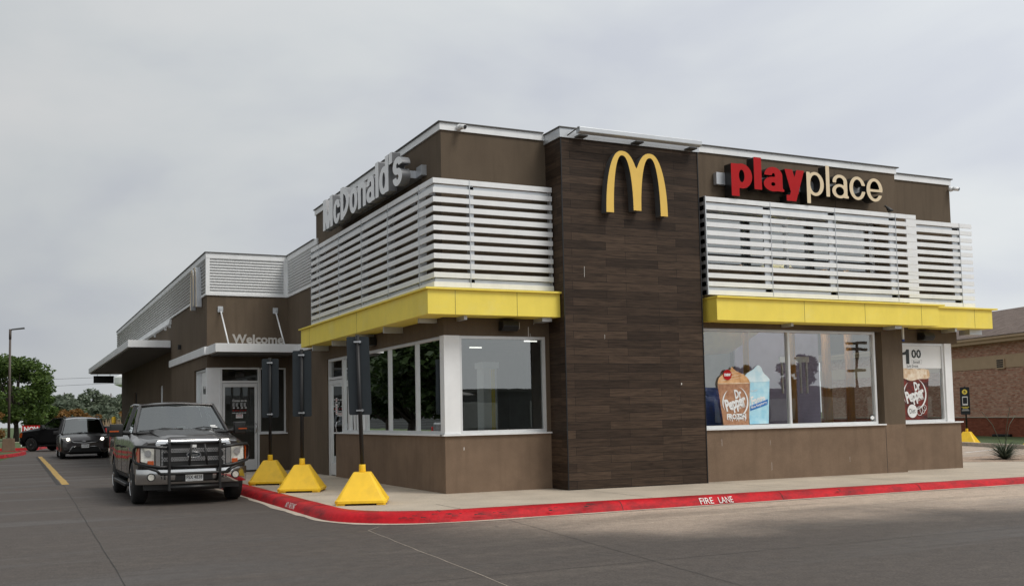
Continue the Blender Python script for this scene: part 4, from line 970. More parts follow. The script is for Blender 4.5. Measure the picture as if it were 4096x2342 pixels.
# ================================================================== PARKING SIGNS
def pyramid(h=.50,w0=.405,w1=.135,t=.06):
    b=MB()
    ch=.06
    def oct_(w,z,c): return [(-w+c,-w,z),(w-c,-w,z),(w,-w+c,z),(w,w-c,z),(w-c,w,z),(-w+c,w,z),(-w,w-c,z),(-w,-w+c,z)]
    b.loft([oct_(w0,.03,.05),oct_(w0,.075,.05),oct_(w0-.02,.09,.05),oct_(w1,h,.018)])
    for sx in (-1,1):
        for sy in (-1,1): b.box(sx*(w0-.02),sy*(w0-.02),0,sx*(w0-.16),sy*(w0-.16),.03)
    b.lathe([(h,.055),(h+.12,.052)],'z',n=16)
    return b
def pole_sign(label,loc,rz,group,tilt=0,front=False,num='5'):
    t=thing('parking_sign',label,'sign',loc,rz,group)
    pyramid().build('base','cone',t,bevel=.008)
    b=MB(); b.tube([(0,0,.55),(tilt,0,2.30 if front else 2.69)],.034,12); b.build('post','dark',t)
    w=.18
    b=MB()
    def tz(z): return tilt*(z-.55)/2.14
    y=-.05 if front else .036; zs=(1.41,2.67) if not front else (1.18,2.27)
    P_=[(-w+.02,zs[0]),(w-.02,zs[0]),(w,zs[0]+.02),(w,zs[1]-.02),(w-.02,zs[1]),(-w+.02,zs[1]),(-w,zs[1]-.02),(-w,zs[0]+.02)]
    b.prism([(x+tz(z),y,z) for x,z in P_],(0,.008,0)); bd=b.build('board','slate',t)
    if not front:
        b=MB()
        for z in (1.48,2.58): b.box(-.06+tz(z),-.036,z-.012,.06+tz(z),.036,z+.012); b.box(.03+tz(z),-.05,z-.02,.05+tz(z),-.036,z+.02)
        b.build('clamp','chromed',t)
    else:
        pl=lambda u,z,d:(u,y-.004+d,z)
        b=MB(); b.lathe([(y-.005,.10),(y-.001,.10)],'y',(0,0,2.08),24); b.build('disc','yellow',bd)
        text('digits',num,-.045,.045,2.03,2.13,lambda u,z,d:(u,y-.007,z),'ink',bd,offset=.03,world=False)
        b=MB(); b.box(-.10,y-.004,1.55,.10,y-.001,1.90,0); b.box(-.08,y-.007,1.61,.08,y-.0045,1.86,1); b.build('phone_symbol',['paperw','slate'],bd)
        b=MB()
        for z,ww in ((1.47,.14),(1.43,.10)): b.box(-ww,y-.004,z,ww,y-.001,z+.018)
        b.build('yellow_text','yellow',bd)
        b=MB()
        for z,ww in ((1.37,.11),(1.33,.14)): b.box(-ww,y-.004,z,ww,y-.001,z+.016)
        b.build('white_text','paperw',bd)
    return t
gN='sign boards on yellow pyramid bases beside the entrance'
pole_sign('dark sign back on yellow pyramid base nearest the building corner',(-1.84,-1.0,.15),R_(-22),gN,tilt=-.06)
pole_sign('dark sign back on yellow pyramid base, the middle one on the walk',(-1.92,2.5,.15),R_(-24),gN)
pole_sign('dark sign back on yellow pyramid base, the one next to the grey pickup',(-1.92,5.2,.15),R_(-22),gN)
gF='numbered kerbside pickup signs in the rear car park'
pole_sign('dark pickup sign with yellow 5 and phone symbol before the brick wall',(27.35,12.3,0),R_(-62),gF,front=True,num='5')
pole_sign('dark pickup sign cut off by the right edge of the photo',(25.6,7.9,0),R_(-62),gF,front=True,num='6')

# ================================================================== VEHICLES
def body_rings(st):
    R=[]
    for (y,zb,wb,wm,zm,ws,zs,wt,zt,zc) in st:
        half=[(wb,zb),(wm,zb+.12),(wm+.0,zm),(ws,zs),(wt,zt)]
        ring=[(0,y,zb)]+[(x,y,z) for x,z in half]+[(wt*.5,y,(zt+zc)/2+.01),(0,y,zc),(-wt*.5,y,(zt+zc)/2+.01)]+[(-x,y,z) for x,z in reversed(half)]
        R.append(ring)
    return R
def bool_cut(o,cutters):
    for c in cutters:
        md=o.modifiers.new('b','BOOLEAN'); md.operation='DIFFERENCE'; md.solver='EXACT'; md.object=c
    dg=bpy.context.evaluated_depsgraph_get(); me=bpy.data.meshes.new_from_object(o.evaluated_get(dg)); old=o.data; o.modifiers.clear(); o.data=me; me.name=old.name
    for c in cutters: bpy.data.objects.remove(c)
def cyl_obj(y,z,r,x0,x1):
    b=MB(); b.lathe([(x0,r),(x1,r)],'x',(0,y,z),32); o=b.build('cut','black'); return o
def body(name,st,paintm,parent,axles,wr,wx,mat2='black'):
    b=MB(); b.loft(body_rings(st),smooth=True); o=b.build(name,[paintm,mat2],None)
    sub=o.modifiers.new('s','SUBSURF'); sub.levels=0
    o.modifiers.clear()
    cuts=[]
    for ya in axles:
        for s in (-1,1): cuts.append(cyl_obj(ya,wr*.98,wr*1.17,s*wx,s*1.3))
    bool_cut(o,cuts)
    o.data.shade_smooth(); o.data.set_sharp_from_angle(angle=R_(28)); o.parent=parent
    for p in o.data.polygons:
        if p.center.z< st[2][1]+.02 and p.normal.z<-.5: p.material_index=1
        c=p.center
        for ya in axles:
            if abs(math.hypot(c.y-ya,c.z-wr*.98)-wr*1.17)<.03 and abs(p.normal.x)<.3 and abs(c.x)>wx-.05: p.material_index=min(1,len(o.data.materials)-1)
    return o
def wheel(parent,x,y,r,w,sp=6,rimr=.62,steer=0):
    s=1 if x>0 else -1
    b=MB(); c=(0,0,0)
    b.lathe([(-w/2,r*.62),(-w/2,r*.80),(-w/2+.015,r*.93),(-w/2+.05,r*.99),(-w/4,r),(w/4,r),(w/2-.05,r*.99),(w/2-.015,r*.93),(w/2,r*.80),(w/2,r*.62)],'x',c,32)
    t=b.build('wheel','rubber',parent,smooth=40); t.location=(x,y,r); t.rotation_euler=(0,0,steer)
    b=MB(); o=s*w/2
    b.lathe([(s*(w/2-.10),r*.50),(s*(w/2-.01),r*.60),(s*(w/2+.006),r*.64),(s*(w/2+.006),r*.60),(s*(w/2-.03),r*.57),(s*(w/2-.09),r*.50)],'x',c,28)
    b.lathe([(s*(w/2-.08),r*.16),(s*(w/2-.0),r*.15),(s*(w/2+.01),r*.10)],'x',c,16)
    for k in range(sp):
        a=2*PI*k/sp; ca,sa=math.cos(a),math.sin(a); ww=r*.085
        q=[]
        for rad,wd,xx in ((r*.12,ww*1.2,-.0),(r*.60,ww,-.02)):
            for sg in (-1,1):
                q.append((s*(w/2-.045),rad*ca-sg*wd*sa,rad*sa+sg*wd*ca)); q.append((s*(w/2+xx),rad*ca-sg*wd*sa,rad*sa+sg*wd*ca))
        b.hexa([q[0],q[2],q[6],q[4],q[1],q[3],q[7],q[5]])
    b.build('rim','chrome',t,smooth=40)
    b=MB(); b.lathe([(s*(w/2-.12),r*.50),(s*(w/2-.115),r*.50)],'x',c,24); b.build('brake_disc','dark',t)
    return t
def quadpt(q,u,v):
    a,b_,c,d=[Vector(p) for p in q]; return (a*(1-u)+b_*u)*(1-v)+(d*(1-u)+c*u)*v
def glass_on(name,q,u0,u1,v0,v1,off,matn,parent,skew=None):
    a,b_,c,d=[Vector(p) for p in q]; n=(b_-a).cross(d-a).normalized()
    if n.dot(Vector(parent_center(parent))-(a+b_+c+d)/4)>0: n=-n
    g=MB(); uv=skew or [(u0,v0),(u1,v0),(u1,v1),(u0,v1)]
    k=6
    pts=[quadpt(q,*p)+n*off for p in uv]
    g.poly(pts); return g.build(name,matn,parent)
def parent_center(p): return (0,3,1.2)
def plate(parent,y,z,txt,top='TEXAS',w=.155,h=.076,small='',x=0):
    b=MB(); b.box(x-w,y-.008,z-h,x+w,y,z+h); pl=b.build('licence_plate','paperw',parent,bevel=.004)
    pf=lambda u,zz,d:(u,y-.0095,zz)
    text('characters',txt,x-w*.88,x+w*.88,z-h*.5,z+h*.42,pf,'ink',pl,offset=.01,world=False)
    text('state_name',top,x-w*.38,x+w*.38,z+h*.58,z+h*.88,pf,'ink',pl,world=False)
    if small: text('small_text',small,x-w*.8,x+w*.8,z-h*.88,z-h*.68,pf,'ink',pl,world=False)
    return pl
def cabin(parent,paintm,belt,roof,rise=.05,bev=.05):
    """belt/roof: (front half width, rear half width, y front, y rear, z front, z rear)"""
    bw0,bw1,by0,by1,bz0,bz1=belt; rw0,rw1,ry0,ry1,rz0,rz1=roof
    b=MB(); n=7; m=7
    # side and end walls
    Bq=[(-bw0,by0,bz0),(bw0,by0,bz0),(bw1,by1,bz1),(-bw1,by1,bz1)]; Rq=[(-rw0,ry0,rz0),(rw0,ry0,rz0),(rw1,ry1,rz1),(-rw1,ry1,rz1)]
    return Bq,Rq
def pillar(b,p,q,w,d=.05,mi=0):
    p,q=Vector(p),Vector(q); b.tube([p,q],w,8,mi=mi)
def pickup(label,loc,rz,paintm,guard=True,trim='chrome',chromebump='chrome',lit=False,glassm='carglass'):
    t=thing('pickup_truck',label,'pickup',loc,rz)
    st=[ # y,zb,wb,wm,zm,ws,zs,wt,zt,zc
     (.13,.62,.80,.90,.86,.90,1.00,.78,1.13,1.15),
     (.20,.56,.86,.955,.88,.95,1.06,.80,1.155,1.19),
     (.45,.46,.92,.99,.90,.975,1.10,.83,1.19,1.245),
     (.93,.44,.93,1.0,.92,.985,1.15,.86,1.225,1.29),
     (1.42,.44,.93,1.0,.94,.98,1.20,.90,1.27,1.345),
     (1.60,.42,.93,1.0,.94,.975,1.24,.92,1.30,1.35),
     (2.60,.42,.93,1.0,.94,.975,1.26,.92,1.31,1.33),
     (4.00,.42,.93,1.0,.94,.975,1.27,.92,1.32,1.33),
     (4.10,.46,.93,1.0,.96,.98,1.30,.94,1.35,1.35),
     (5.70,.50,.93,.99,.96,.975,1.32,.94,1.36,1.36),
     (5.84,.54,.90,.96,.96,.94,1.30,.90,1.34,1.34)]
    bd=body('body',st,paintm,t,(.93,4.61),.395,.62)
    # sheet-metal lines: doors, hood, fender
    b=MB()
    for s in (-1,1):
        for y in (1.62,2.72,3.72): b.box(s*1.001,y,.50,s*1.004,y+.012,1.20)
        b.box(s*1.001,1.63,.495,s*1.004,3.72,.507); b.box(s*1.0,4.03,.5,s*1.004,4.05,1.24)
    b.build('door_gap','black',bd)
    b=MB()
    for s in (-1,1):
        for y in (2.45,3.5): b.box(s*1.0,y,1.02,s*1.045,y+.20,1.055)
    b.build('door_handle',paintm if trim!='chrome' else 'dark',bd,bevel=.008)
    # cab
    Bq=[(-.885,1.50,1.285),(.885,1.50,1.285),(.90,4.02,1.30),(-.90,4.02,1.30)]
    Rq=[(-.70,2.28,1.835),(.70,2.28,1.835),(.73,3.78,1.85),(-.73,3.78,1.85)]
    b=MB()
    # roof panel, crowned
    k=8; rows=[]
    for j in range(k+1):
        y=2.20+(3.84-2.20)*j/k; e=1-abs(2*j/k-1)**4; w=.715+.02*e
        rows.append([b.bm.verts.new((w*(2*i/k-1),y,1.845+.075*e*(1-abs(2*i/k-1)**2.6)-(.012 if i in (0,k) else 0))) for i in range(k+1)])
    for j in range(k):
        for i in range(k): f=b.bm.faces.new((rows[j][i],rows[j][i+1],rows[j+1][i+1],rows[j+1][i])); f.smooth=True
    b.tube([(-.70,2.22,1.84),(-.735,3.0,1.865),(-.715,3.82,1.845)],.028,8); b.tube([(.70,2.22,1.84),(.735,3.0,1.865),(.715,3.82,1.845)],.028,8)
    b.tube([(-.70,2.22,1.842),(0,2.16,1.875),(.70,2.22,1.842)],.022,8)
    for s in (-1,1):
        b.tube([(s*.885,1.50,1.29),(s*.80,1.86,1.56),(s*.70,2.24,1.845)],.034,8)
        b.tube([(s*.92,2.80,1.29),(s*.73,2.80,1.86)],.04,8)
        b.hexa([(s*.925,3.72,1.28),(s*.86,3.72,1.28),(s*.86,4.02,1.28),(s*.92,4.02,1.28),(s*.735,3.60,1.86),(s*.68,3.60,1.86),(s*.68,3.82,1.86),(s*.735,3.82,1.86)])
        b.box(s*.93,1.62,1.27,s*.88,4.0,1.315)
    b.hexa([(-.9,3.97,1.25),(.9,3.97,1.25),(.9,4.03,1.25),(-.9,4.03,1.25),(-.86,3.93,1.42),(.86,3.93,1.42),(.86,4.0,1.42),(-.86,4.0,1.42)])
    cab=b.build('cab',paintm,t,smooth=45)
    b=MB(); k=8; prev=None      # curved windscreen
    for i in range(k+1):
        u=2*i/k-1; bulge=(1-u*u)
        a=b.bm.verts.new((.86*u,1.53-.10*bulge,1.30+.03*bulge)); c=b.bm.verts.new((.69*u,2.24-.06*bulge,1.835+.022*bulge))
        if prev: f=b.bm.faces.new((prev[0],a,c,prev[1])); f.smooth=True
        prev=(a,c)
    b.build('windscreen',glassm,cab)
    for s in (-1,1):
        b=MB(); b.poly([(s*.915,1.66,1.31),(s*.915,2.77,1.31),(s*.735,2.77,1.83),(s*.735,2.32,1.83)]); b.poly([(s*.918,2.84,1.31),(s*.918,3.70,1.31),(s*.735,3.60,1.83),(s*.735,2.84,1.83)])
        b.build('side_window',glassm,cab)
    b=MB(); b.poly([(-.82,3.98,1.40),(.82,3.98,1.40),(.68,3.84,1.82),(-.68,3.84,1.82)]); b.build('rear_window','carglass_dark',cab)
    # interior
    b=MB(); b.box(-.84,1.62,1.20,.84,2.0,1.34)
    for x in (-.42,.42): b.box(x-.26,2.75,.9,x+.26,2.95,1.55); b.box(x-.13,2.78,1.55,x+.13,2.88,1.74)
    b.box(-.75,3.6,.9,.75,3.75,1.6); b.tube([(.42+.19*math.cos(a),2.02+.08*math.sin(a),1.36+.16*math.sin(a)) for a in [2*PI*i/16 for i in range(17)]],.014,6)
    b.box(-.80,1.62,.9,.80,3.9,1.2)
    b.build('seats_and_dash','seat_in',cab)
    if guard:
        b=MB(); b.box(-.12,1.75,1.345,.0,1.95,1.40); b.build('dashboard_cloth','redp',cab,bevel=.02); b=MB(); b.box(-.05,1.72,1.36,.10,1.9,1.42); b.build('dashboard_paper','paperw',cab,bevel=.015)
        for q in ((.62,1.60,1.385,.06,.018),(.60,1.64,1.42,.05,.012)):
            b=MB(); x,y,z,w,h=q; b.poly([(x-w,y-.065,z-h),(x+w,y-.065,z-h),(x+w,y-.055,z+h),(x-w,y-.055,z+h)]); b.build('windscreen_sticker','paperw',cab)
    b=MB(); b.box(-.09,2.10,1.70,.09,2.14,1.765); b.build('rear_view_mirror','black',cab)
    # wipers and cowl
    b=MB(); b.hexa([(-.84,1.38,1.30),(.84,1.38,1.30),(.86,1.52,1.30),(-.86,1.52,1.30),(-.82,1.42,1.335),(.82,1.42,1.335),(.84,1.50,1.325),(-.84,1.50,1.325)])
    b.tube([(-.62,1.42,1.345),(-.35,1.44,1.39),(-.02,1.46,1.36)],.011,6); b.tube([(.10,1.42,1.35),(.40,1.44,1.40),(.72,1.50,1.36)],.011,6)
    b.tube([(-.80,1.50,1.345),(.0,1.405,1.38)],.008,5); b.tube([(.0,1.42,1.365),(.78,1.49,1.35)],.008,5); b.build('wiper','black',t)
    # hood bulge
    b=MB(); b.hexa([(-.50,.28,1.19),(.50,.28,1.19),(.62,1.40,1.33),(-.62,1.40,1.33),(-.38,.34,1.235),(.38,.34,1.235),(.50,1.36,1.372),(-.50,1.36,1.372)]); b.build('bonnet_bulge',paintm,bd,bevel=.012,smooth=50)
    # grille
    fr_='chrome' if trim=='chrome' else 'black'
    b=MB(); b.hexa([(-.67,.06,1.10),(.67,.06,1.10),(.67,.17,1.10),(-.67,.17,1.10),(-.64,.08,1.175),(.64,.08,1.175),(.64,.18,1.185),(-.64,.18,1.185)])
    b.box(-.665,.055,.70,-.575,.15,1.10); b.box(.575,.055,.70,.665,.15,1.10); gr=b.build('grille_surround',fr_,t,bevel=.012)
    b=MB(); b.box(-.575,.085,.70,.575,.15,1.10); b.build('grille_mesh','black',gr)
    b=MB()
    for zc in (.83,.985):
        for r in range(3):
            n_=26
            for i in range(n_):
                x=-.56+(i+.5*(r%2))*(1.12/n_); b.box(x,.068,zc+(r-1)*.026-.009,x+1.12/n_*.62,.086,zc+(r-1)*.026+.009)
    for i in range(15):
        for s in (-1,1): b.box(s*.565,.070,.72+i*.025,s*.535,.086,.732+i*.025)
    b.build('grille_bars','bright_mesh' if trim=='chrome' else 'dark',gr)
    if trim=='chrome':
        b=MB(); b.loft([[(.125*math.cos(a),yy,.905+.05*math.sin(a)) for a in [2*PI*k/24 for k in range(24)]] for yy in (.045,.07)]); em=b.build('badge','slate',gr)
        b=MB(); b.tube([(.125*math.cos(a),.045,.905+.05*math.sin(a)) for a in [2*PI*k/24 for k in range(25)]],.006,6); b.build('badge_ring','chrome',em)
        text('script','Ford',-.075,.075,.88,.93,lambda u,z,d:(u,.042,z),'chrome',em,shear=.35,offset=.01,world=False)
        b=MB(); b.box(-.05,.05,1.035,.05,.07,1.085); b.build('camera_cover','paperw',gr)
    for s in (-1,1):
        b=MB(); b.hexa([(s*.68,.095,.735),(s*.915,.115,.80),(s*.90,.40,.80),(s*.68,.25,.735),(s*.68,.10,1.045),(s*.915,.13,1.045),(s*.90,.40,1.045),(s*.68,.25,1.045)]); hl=b.build('headlight','hl_on' if lit else 'headlamp',t,bevel=.012)
        b=MB(); b.hexa([(s*.935,.105,.79),(s*.972,.17,.79),(s*.972,.33,.79),(s*.91,.33,.79),(s*.935,.125,1.05),(s*.972,.19,1.05),(s*.972,.34,1.05),(s*.91,.34,1.05)]); b.build('side_marker','amber',hl)
        b=MB(); b.box(s*.69,.085,.735,s*.80,.14,.815); b.build('turn_signal','amber',hl,bevel=.008)
        b=MB(); b.lathe([(.088,.06),(.11,.055)],'y',(s*.79,0,.945),20); b.build('reflector','chromed',hl)
    # bumper
    b=MB(); R=[]
    for x in [-.985,-.95,-.86,-.6,-.3,0,.3,.6,.86,.95,.985]:
        yy=.02+.22*max(0,(abs(x)-.55)/.43)**2.2; R.append([(x,yy+.03,.385),(x,yy-.0,.42),(x,yy-.03,.56),(x,yy-.01,.655),(x,yy+.06,.665),(x,yy+.10,.60),(x,yy+.10,.42)])
    b.loft(R,smooth=True); bp=b.build('front_bumper',chromebump,t,smooth=50)
    b=MB(); b.box(-.33,-.012,.44,.33,.03,.58); b.build('bumper_opening','black',bp,bevel=.01)
    b=MB(); b.box(-.90,.12,.66,.90,.20,.73); b.box(-.85,.22,.28,.85,.30,.41); b.build('valance','black',bp)
    for s in (-1,1):
        b=MB(); b.lathe([(.015,.072),(.055,.072)],'y',(s*.745,0,.52),20); b.build('fog_bezel','black',bp); b=MB(); b.lathe([(.005,.055),(.03,.055)],'y',(s*.745,0,.52),20); b.build('fog_light','headlamp',bp)
        b=MB()
        for i in range(3): b.box(s*(.50),-.014,.47+i*.03,s*.53,.0,.488+i*.03); b.box(s*(.56),-.012,.485+i*.03,s*.58,.0,.50+i*.03)
        b.build('bumper_slots','black',bp)
    plate(bp,-.018,.505,'FSX 4838' if guard else 'KTR 2051',small='WWW.KILLEENKIA.COM' if guard else '')if guard else None
    b=MB(); b.box(-.93,5.80,.52,.93,5.93,.72); b.build('rear_bumper',chromebump,t,bevel=.03)
    for s in (-1,1):
        b=MB(); b.box(s*.93,5.78,.85,s*.985,5.86,1.25); b.build('tail_light','redp',t,bevel=.01)
        b=MB(); b.box(s*1.06,1.78,1.245,s*1.30,1.90,1.49); b.tube([(s*.93,1.88,1.30),(s*1.10,1.86,1.32)],.045,8); mi=b.build('door_mirror','black',t,bevel=.03,smooth=60)
        b=MB(); b.box(s*1.14,1.765,1.335,s*1.31,1.80,1.36); b.build('mirror_indicator','amber' if trim=='chrome' else 'black',mi)
        b=MB(); b.box(s*.93,1.45,.30,s*1.06,4.0,.36); b.build('running_board','black',t,bevel=.02)
        b=MB(); b.box(s*1.0,1.20,.98,s*1.012,1.42,1.04); b.build('fender_badge','chromed' if trim=='chrome' else 'black',t)
        for y in (.93,4.61): wheel(t,s*.86,y,.395,.27)
    b=MB(); b.box(-.6,.3,.25,.6,5.5,.45); b.box(-.80,.50,.36,.80,1.45,.75); b.box(-.62,4.1,.36,.62,5.2,.75); b.build('chassis','black',t)
    if guard:
        # black brush guard
        b=MB()
        for s in (-1,1):
            b.prism([(s*.445-.022,-.12,.27),(s*.445-.022,-.05,.27),(s*.445-.022,-.03,1.16),(s*.445-.022,-.06,1.20),(s*.445-.022,-.10,1.20),(s*.445-.022,-.13,1.14)],(.044,0,0))
        b.build('guard_upright','black',t,bevel=.006)
        b=MB(); rt=.026
        b.tube([(-.44,-.08,1.12),(.44,-.08,1.12)],rt,8); b.tube([(-.44,-.09,.70),(.44,-.09,.70)],rt,8); b.tube([(-.44,-.09,.33),(.44,-.09,.33)],rt*1.3,8)
        b.tube([(-.60,-.06,.575),(-.44,-.09,.575),(.44,-.09,.575),(.60,-.06,.575)],rt,8)
        b.tube([(-.06,-.08,1.12),(-.10,-.09,.70)],rt*.8,8); b.tube([(.17,-.08,1.12),(.22,-.09,.70)],rt*.8,8)
        for s in (-1,1):
            b.tube([(s*.44,-.08,1.03),(s*.72,-.02,1.06),(s*.98,.16,1.075),(s*1.02,.22,1.03),(s*1.03,.24,.84),(s*.99,.18,.78),(s*.80,.0,.73),(s*.62,-.05,.70),(s*.44,-.09,.70)],rt,8)
            b.tube([(s*.99,.18,.79),(s*.82,.02,.70),(s*.66,-.04,.64),(s*.60,-.06,.575)],rt,8)
        b.build('brush_guard','black',t)
        b=MB(); b.tube([(-.86,1.28,1.24),(-.90,1.52,1.84)],.004,5); b.build('aerial','black',t)
    return t
pickup('dark grey crew-cab pickup with black brush guard facing the camera by the entrance',(-3.885,2.62,0),R_(0),'paint_grey')
pickup('all-black pickup turning in behind the minivan',(-6.0,49.75,0),R_(-130),'paint_black',guard=False,trim='black',chromebump='paint_black',glassm='carglass')

def minivan(label,loc,rz,paintm):
    t=thing('minivan',label,'minivan',loc,rz)
    st=[(.0,.34,.60,.74,.52,.72,.68,.55,.74,.76),(.10,.26,.74,.90,.58,.88,.80,.66,.86,.88),(.30,.22,.82,.97,.62,.95,.90,.74,.96,.98),(.95,.22,.86,1.0,.68,.98,.98,.82,1.05,1.09),
        (1.35,.20,.88,1.01,.70,.985,1.02,.90,1.10,1.14),(2.2,.20,.88,1.01,.72,.985,1.06,.93,1.12,1.14),(4.2,.20,.88,1.01,.72,.985,1.08,.93,1.14,1.16),(4.95,.24,.86,.98,.74,.96,1.08,.90,1.14,1.16),(5.15,.36,.78,.90,.74,.88,1.05,.80,1.10,1.12)]
    bd=body('body',st,paintm,t,(.98,4.07),.345,.66)
    b=MB(); k=8
    rows=[]
    for j in range(9):
        v=j/8; y=2.05+2.85*v; w=.72+.03*math.sin(PI*v); z=1.70+.06*math.sin(PI*min(1,v*1.1))
        rows.append([b.bm.verts.new((w*(2*i/k-1),y,z+.055*(1-abs(2*i/k-1)**2.4))) for i in range(k+1)])
    for j in range(8):
        for i in range(k): f=b.bm.faces.new((rows[j][i],rows[j][i+1],rows[j+1][i+1],rows[j+1][i])); f.smooth=True
    for s in (-1,1):
        b.tube([(s*.90,1.15,1.08),(s*.83,1.55,1.36),(s*.73,2.08,1.70)],.04,8); b.tube([(s*.73,2.05,1.70),(s*.755,3.4,1.76),(s*.72,4.9,1.70)],.035,8)
        for y in (2.35,3.3,4.3): b.tube([(s*.95,y,1.10),(s*.75,y,1.73)],.04,8)
        b.tube([(s*.93,4.95,1.10),(s*.72,4.88,1.70)],.05,8)
    cab=b.build('cabin_roof',paintm,t,smooth=45)
    b=MB(); prev=None
    for i in range(k+1):
        u=2*i/k-1; bl=1-u*u
        a=b.bm.verts.new((.89*u,1.16-.14*bl,1.08+.04*bl)); c=b.bm.verts.new((.72*u,2.06-.07*bl,1.70+.05*bl))
        if prev: f=b.bm.faces.new((prev[0],a,c,prev[1])); f.smooth=True
        prev=(a,c)
    b.build('windscreen','carglass',cab)
    for s in (-1,1):
        b=MB(); b.poly([(s*.94,1.40,1.10),(s*.955,4.9,1.12),(s*.735,4.8,1.70),(s*.735,2.15,1.70)]); b.build('side_window','carglass_dark',cab)
        b=MB(); b.box(s*1.02,1.50,1.06,s*1.22,1.60,1.21); b.tube([(s*.96,1.58,1.08),(s*1.08,1.56,1.11)],.03,8); b.build('door_mirror','black',t,bevel=.03,smooth=60)
        b=MB(); b.tube([(s*.70,2.2,1.765),(s*.70,2.35,1.83),(s*.71,3.4,1.86),(s*.69,4.6,1.82),(s*.69,4.7,1.75)],.024,8); b.build('roof_rail','black',t)
        b=MB(); b.hexa([(s*.60,.04,.80),(s*.94,.24,.82),(s*.90,.45,.84),(s*.62,.30,.80),(s*.62,.09,.89),(s*.94,.32,.93),(s*.90,.45,.93),(s*.62,.30,.90)]); hl=b.build('headlight','headlamp',t,bevel=.01)
        b=MB(); b.lathe([(.055,.062),(.10,.062)],'y',(s*.69,0,.855),16); b.build('low_beam','hl_on',hl)
        b=MB(); b.box(s*.60,-.0,.36,s*.86,.12,.45); b.build('fog_recess','black',t,bevel=.02)
        for y in (.98,4.07): wheel(t,s*.87,y,.345,.24,sp=5)
    b=MB(); b.hexa([(-.52,-.03,.70),(.52,-.03,.70),(.60,.12,.70),(-.60,.12,.70),(-.60,-.0,.80),(.60,-.0,.80),(.62,.15,.80),(-.62,.15,.80)]); g=b.build('upper_grille','black',t,bevel=.015)
    b=MB(); b.tube([(-.62,.03,.82),(-.45,-.035,.715),(0,-.055,.685),(.45,-.035,.715),(.62,.03,.82)],.010,6); b.tube([(-.16,-.04,.775),(0,-.055,.765),(.16,-.04,.775)],.013,6); b.build('chrome_strip','chrome',g)
    b=MB(); b.prism([(-.50,-.025,.52),(.50,-.025,.52),(.66,-.0,.30),(-.66,-.0,.30)],(0,.12,0)); g2=b.build('lower_grille','black',t)
    b=MB(); b.tube([(-.72,.02,.30),(-.64,-.01,.33),(-.52,-.035,.535),(-.2,-.04,.54)],.012,6); b.tube([(.72,.02,.30),(.64,-.01,.33),(.52,-.035,.535),(.2,-.04,.54)],.012,6); b.build('chrome_strip','chromed',g2)
    plate(t,-.045,.555,'JVG 6184')
    b=MB(); b.box(-.80,1.35,.6,.80,4.8,1.08)
    for x in (-.42,.42): b.box(x-.25,2.35,.9,x+.25,2.5,1.45)
    b.box(-.1,1.9,1.40,-.02,1.92,1.56); b.hexa([(-.9,4.75,1.0),(.9,4.75,1.0),(.9,4.85,1.0),(-.9,4.85,1.0),(-.7,4.7,1.68),(.7,4.7,1.68),(.7,4.8,1.68),(-.7,4.8,1.68)])
    b.build('seats_and_dash','seat_in',cab); b=MB(); b.box(-.6,.3,.2,.6,4.9,.4); b.build('chassis','black',t)
    b=MB(); b.tube([(-.6,1.12,1.10),(-.05,1.02,1.145)],.010,5); b.tube([(.0,1.02,1.145),(.6,1.10,1.11)],.010,5); b.build('wiper','black',t)
    return t
minivan('dark brownish-grey minivan with lit headlights waiting behind the first pickup',(-4.02,31.6,0),R_(0),'paint_van')

# ================================================================== STREET FURNITURE LEFT
t=thing('street_lamp','tall brown steel lamp post on a concrete base at the left edge','lamp post',(-7.05,45.6,0))
b=MB(); b.hexa([(-.34,-.34,0),(.34,-.34,0),(.34,.34,0),(-.34,.34,0),(-.30,-.30,.80),(.30,-.30,.80),(.30,.30,.80),(-.30,.30,.80)]); b.build('base','stucco2',t,bevel=.03)
b=MB(); b.tube([(0,0,.8),(0,0,6.55)],.075,12,r2=.055); b.build('pole','pole',t); b=MB(); b.box(-.14,-.14,.80,.14,.14,.84); b.tube([(0,0,6.2),(0,0,6.75)],.07,10); b.tube([(0,0,6.68),(.15,0,6.75)],.03,8); b.build('bracket','pole',t)
b=MB(); b.hexa([(.06,-.14,6.70),(.72,-.14,6.78),(.72,.14,6.78),(.06,.14,6.70),(.06,-.12,6.76),(.70,-.10,6.86),(.70,.10,6.86),(.06,.12,6.76)]); b.build('lamp_head','dark',t,bevel=.01)
t=thing('hiring_sign','red and white banner sign starting NOW behind the black pickup','sign',(-5.75,53.0,0))
b=MB(); b.box(-6.34,53,.58,-4.6,53.04,1.48); b.build('red_panel','signred',t,world=True); b=MB(); b.box(-6.40,52.99,.20,-4.6,53.05,.575); b.box(-6.40,52.99,.575,-6.345,53.05,1.48); b.build('white_panel','paperw',t,world=True)
text('letters','NOW',-6.24,-5.28,1.10,1.42,front_place(52.985),'paperw',t,offset=.04); text('letters','$',-6.10,-5.96,.70,.95,front_place(52.985),'paperw',t,offset=.03)
b=MB(); b.box(-6.2,53.06,0,-6.14,53.1,.4); b.box(-4.9,53.06,0,-4.84,53.1,.4); b.build('leg','pole',t,world=True)
t=thing('bollard','tall yellow post standing beside the pick-up lane behind the grey pickup','bollard',(-3.50,24,0)); b=MB(); b.lathe([(0,.075),(1.70,.075),(1.745,.05),(1.755,.01)],'z',n=16); b.build('post','cone',t); b=MB(); b.lathe([(1.50,.0765),(1.53,.0765)],'z',n=16); b.build('band','yline',t)
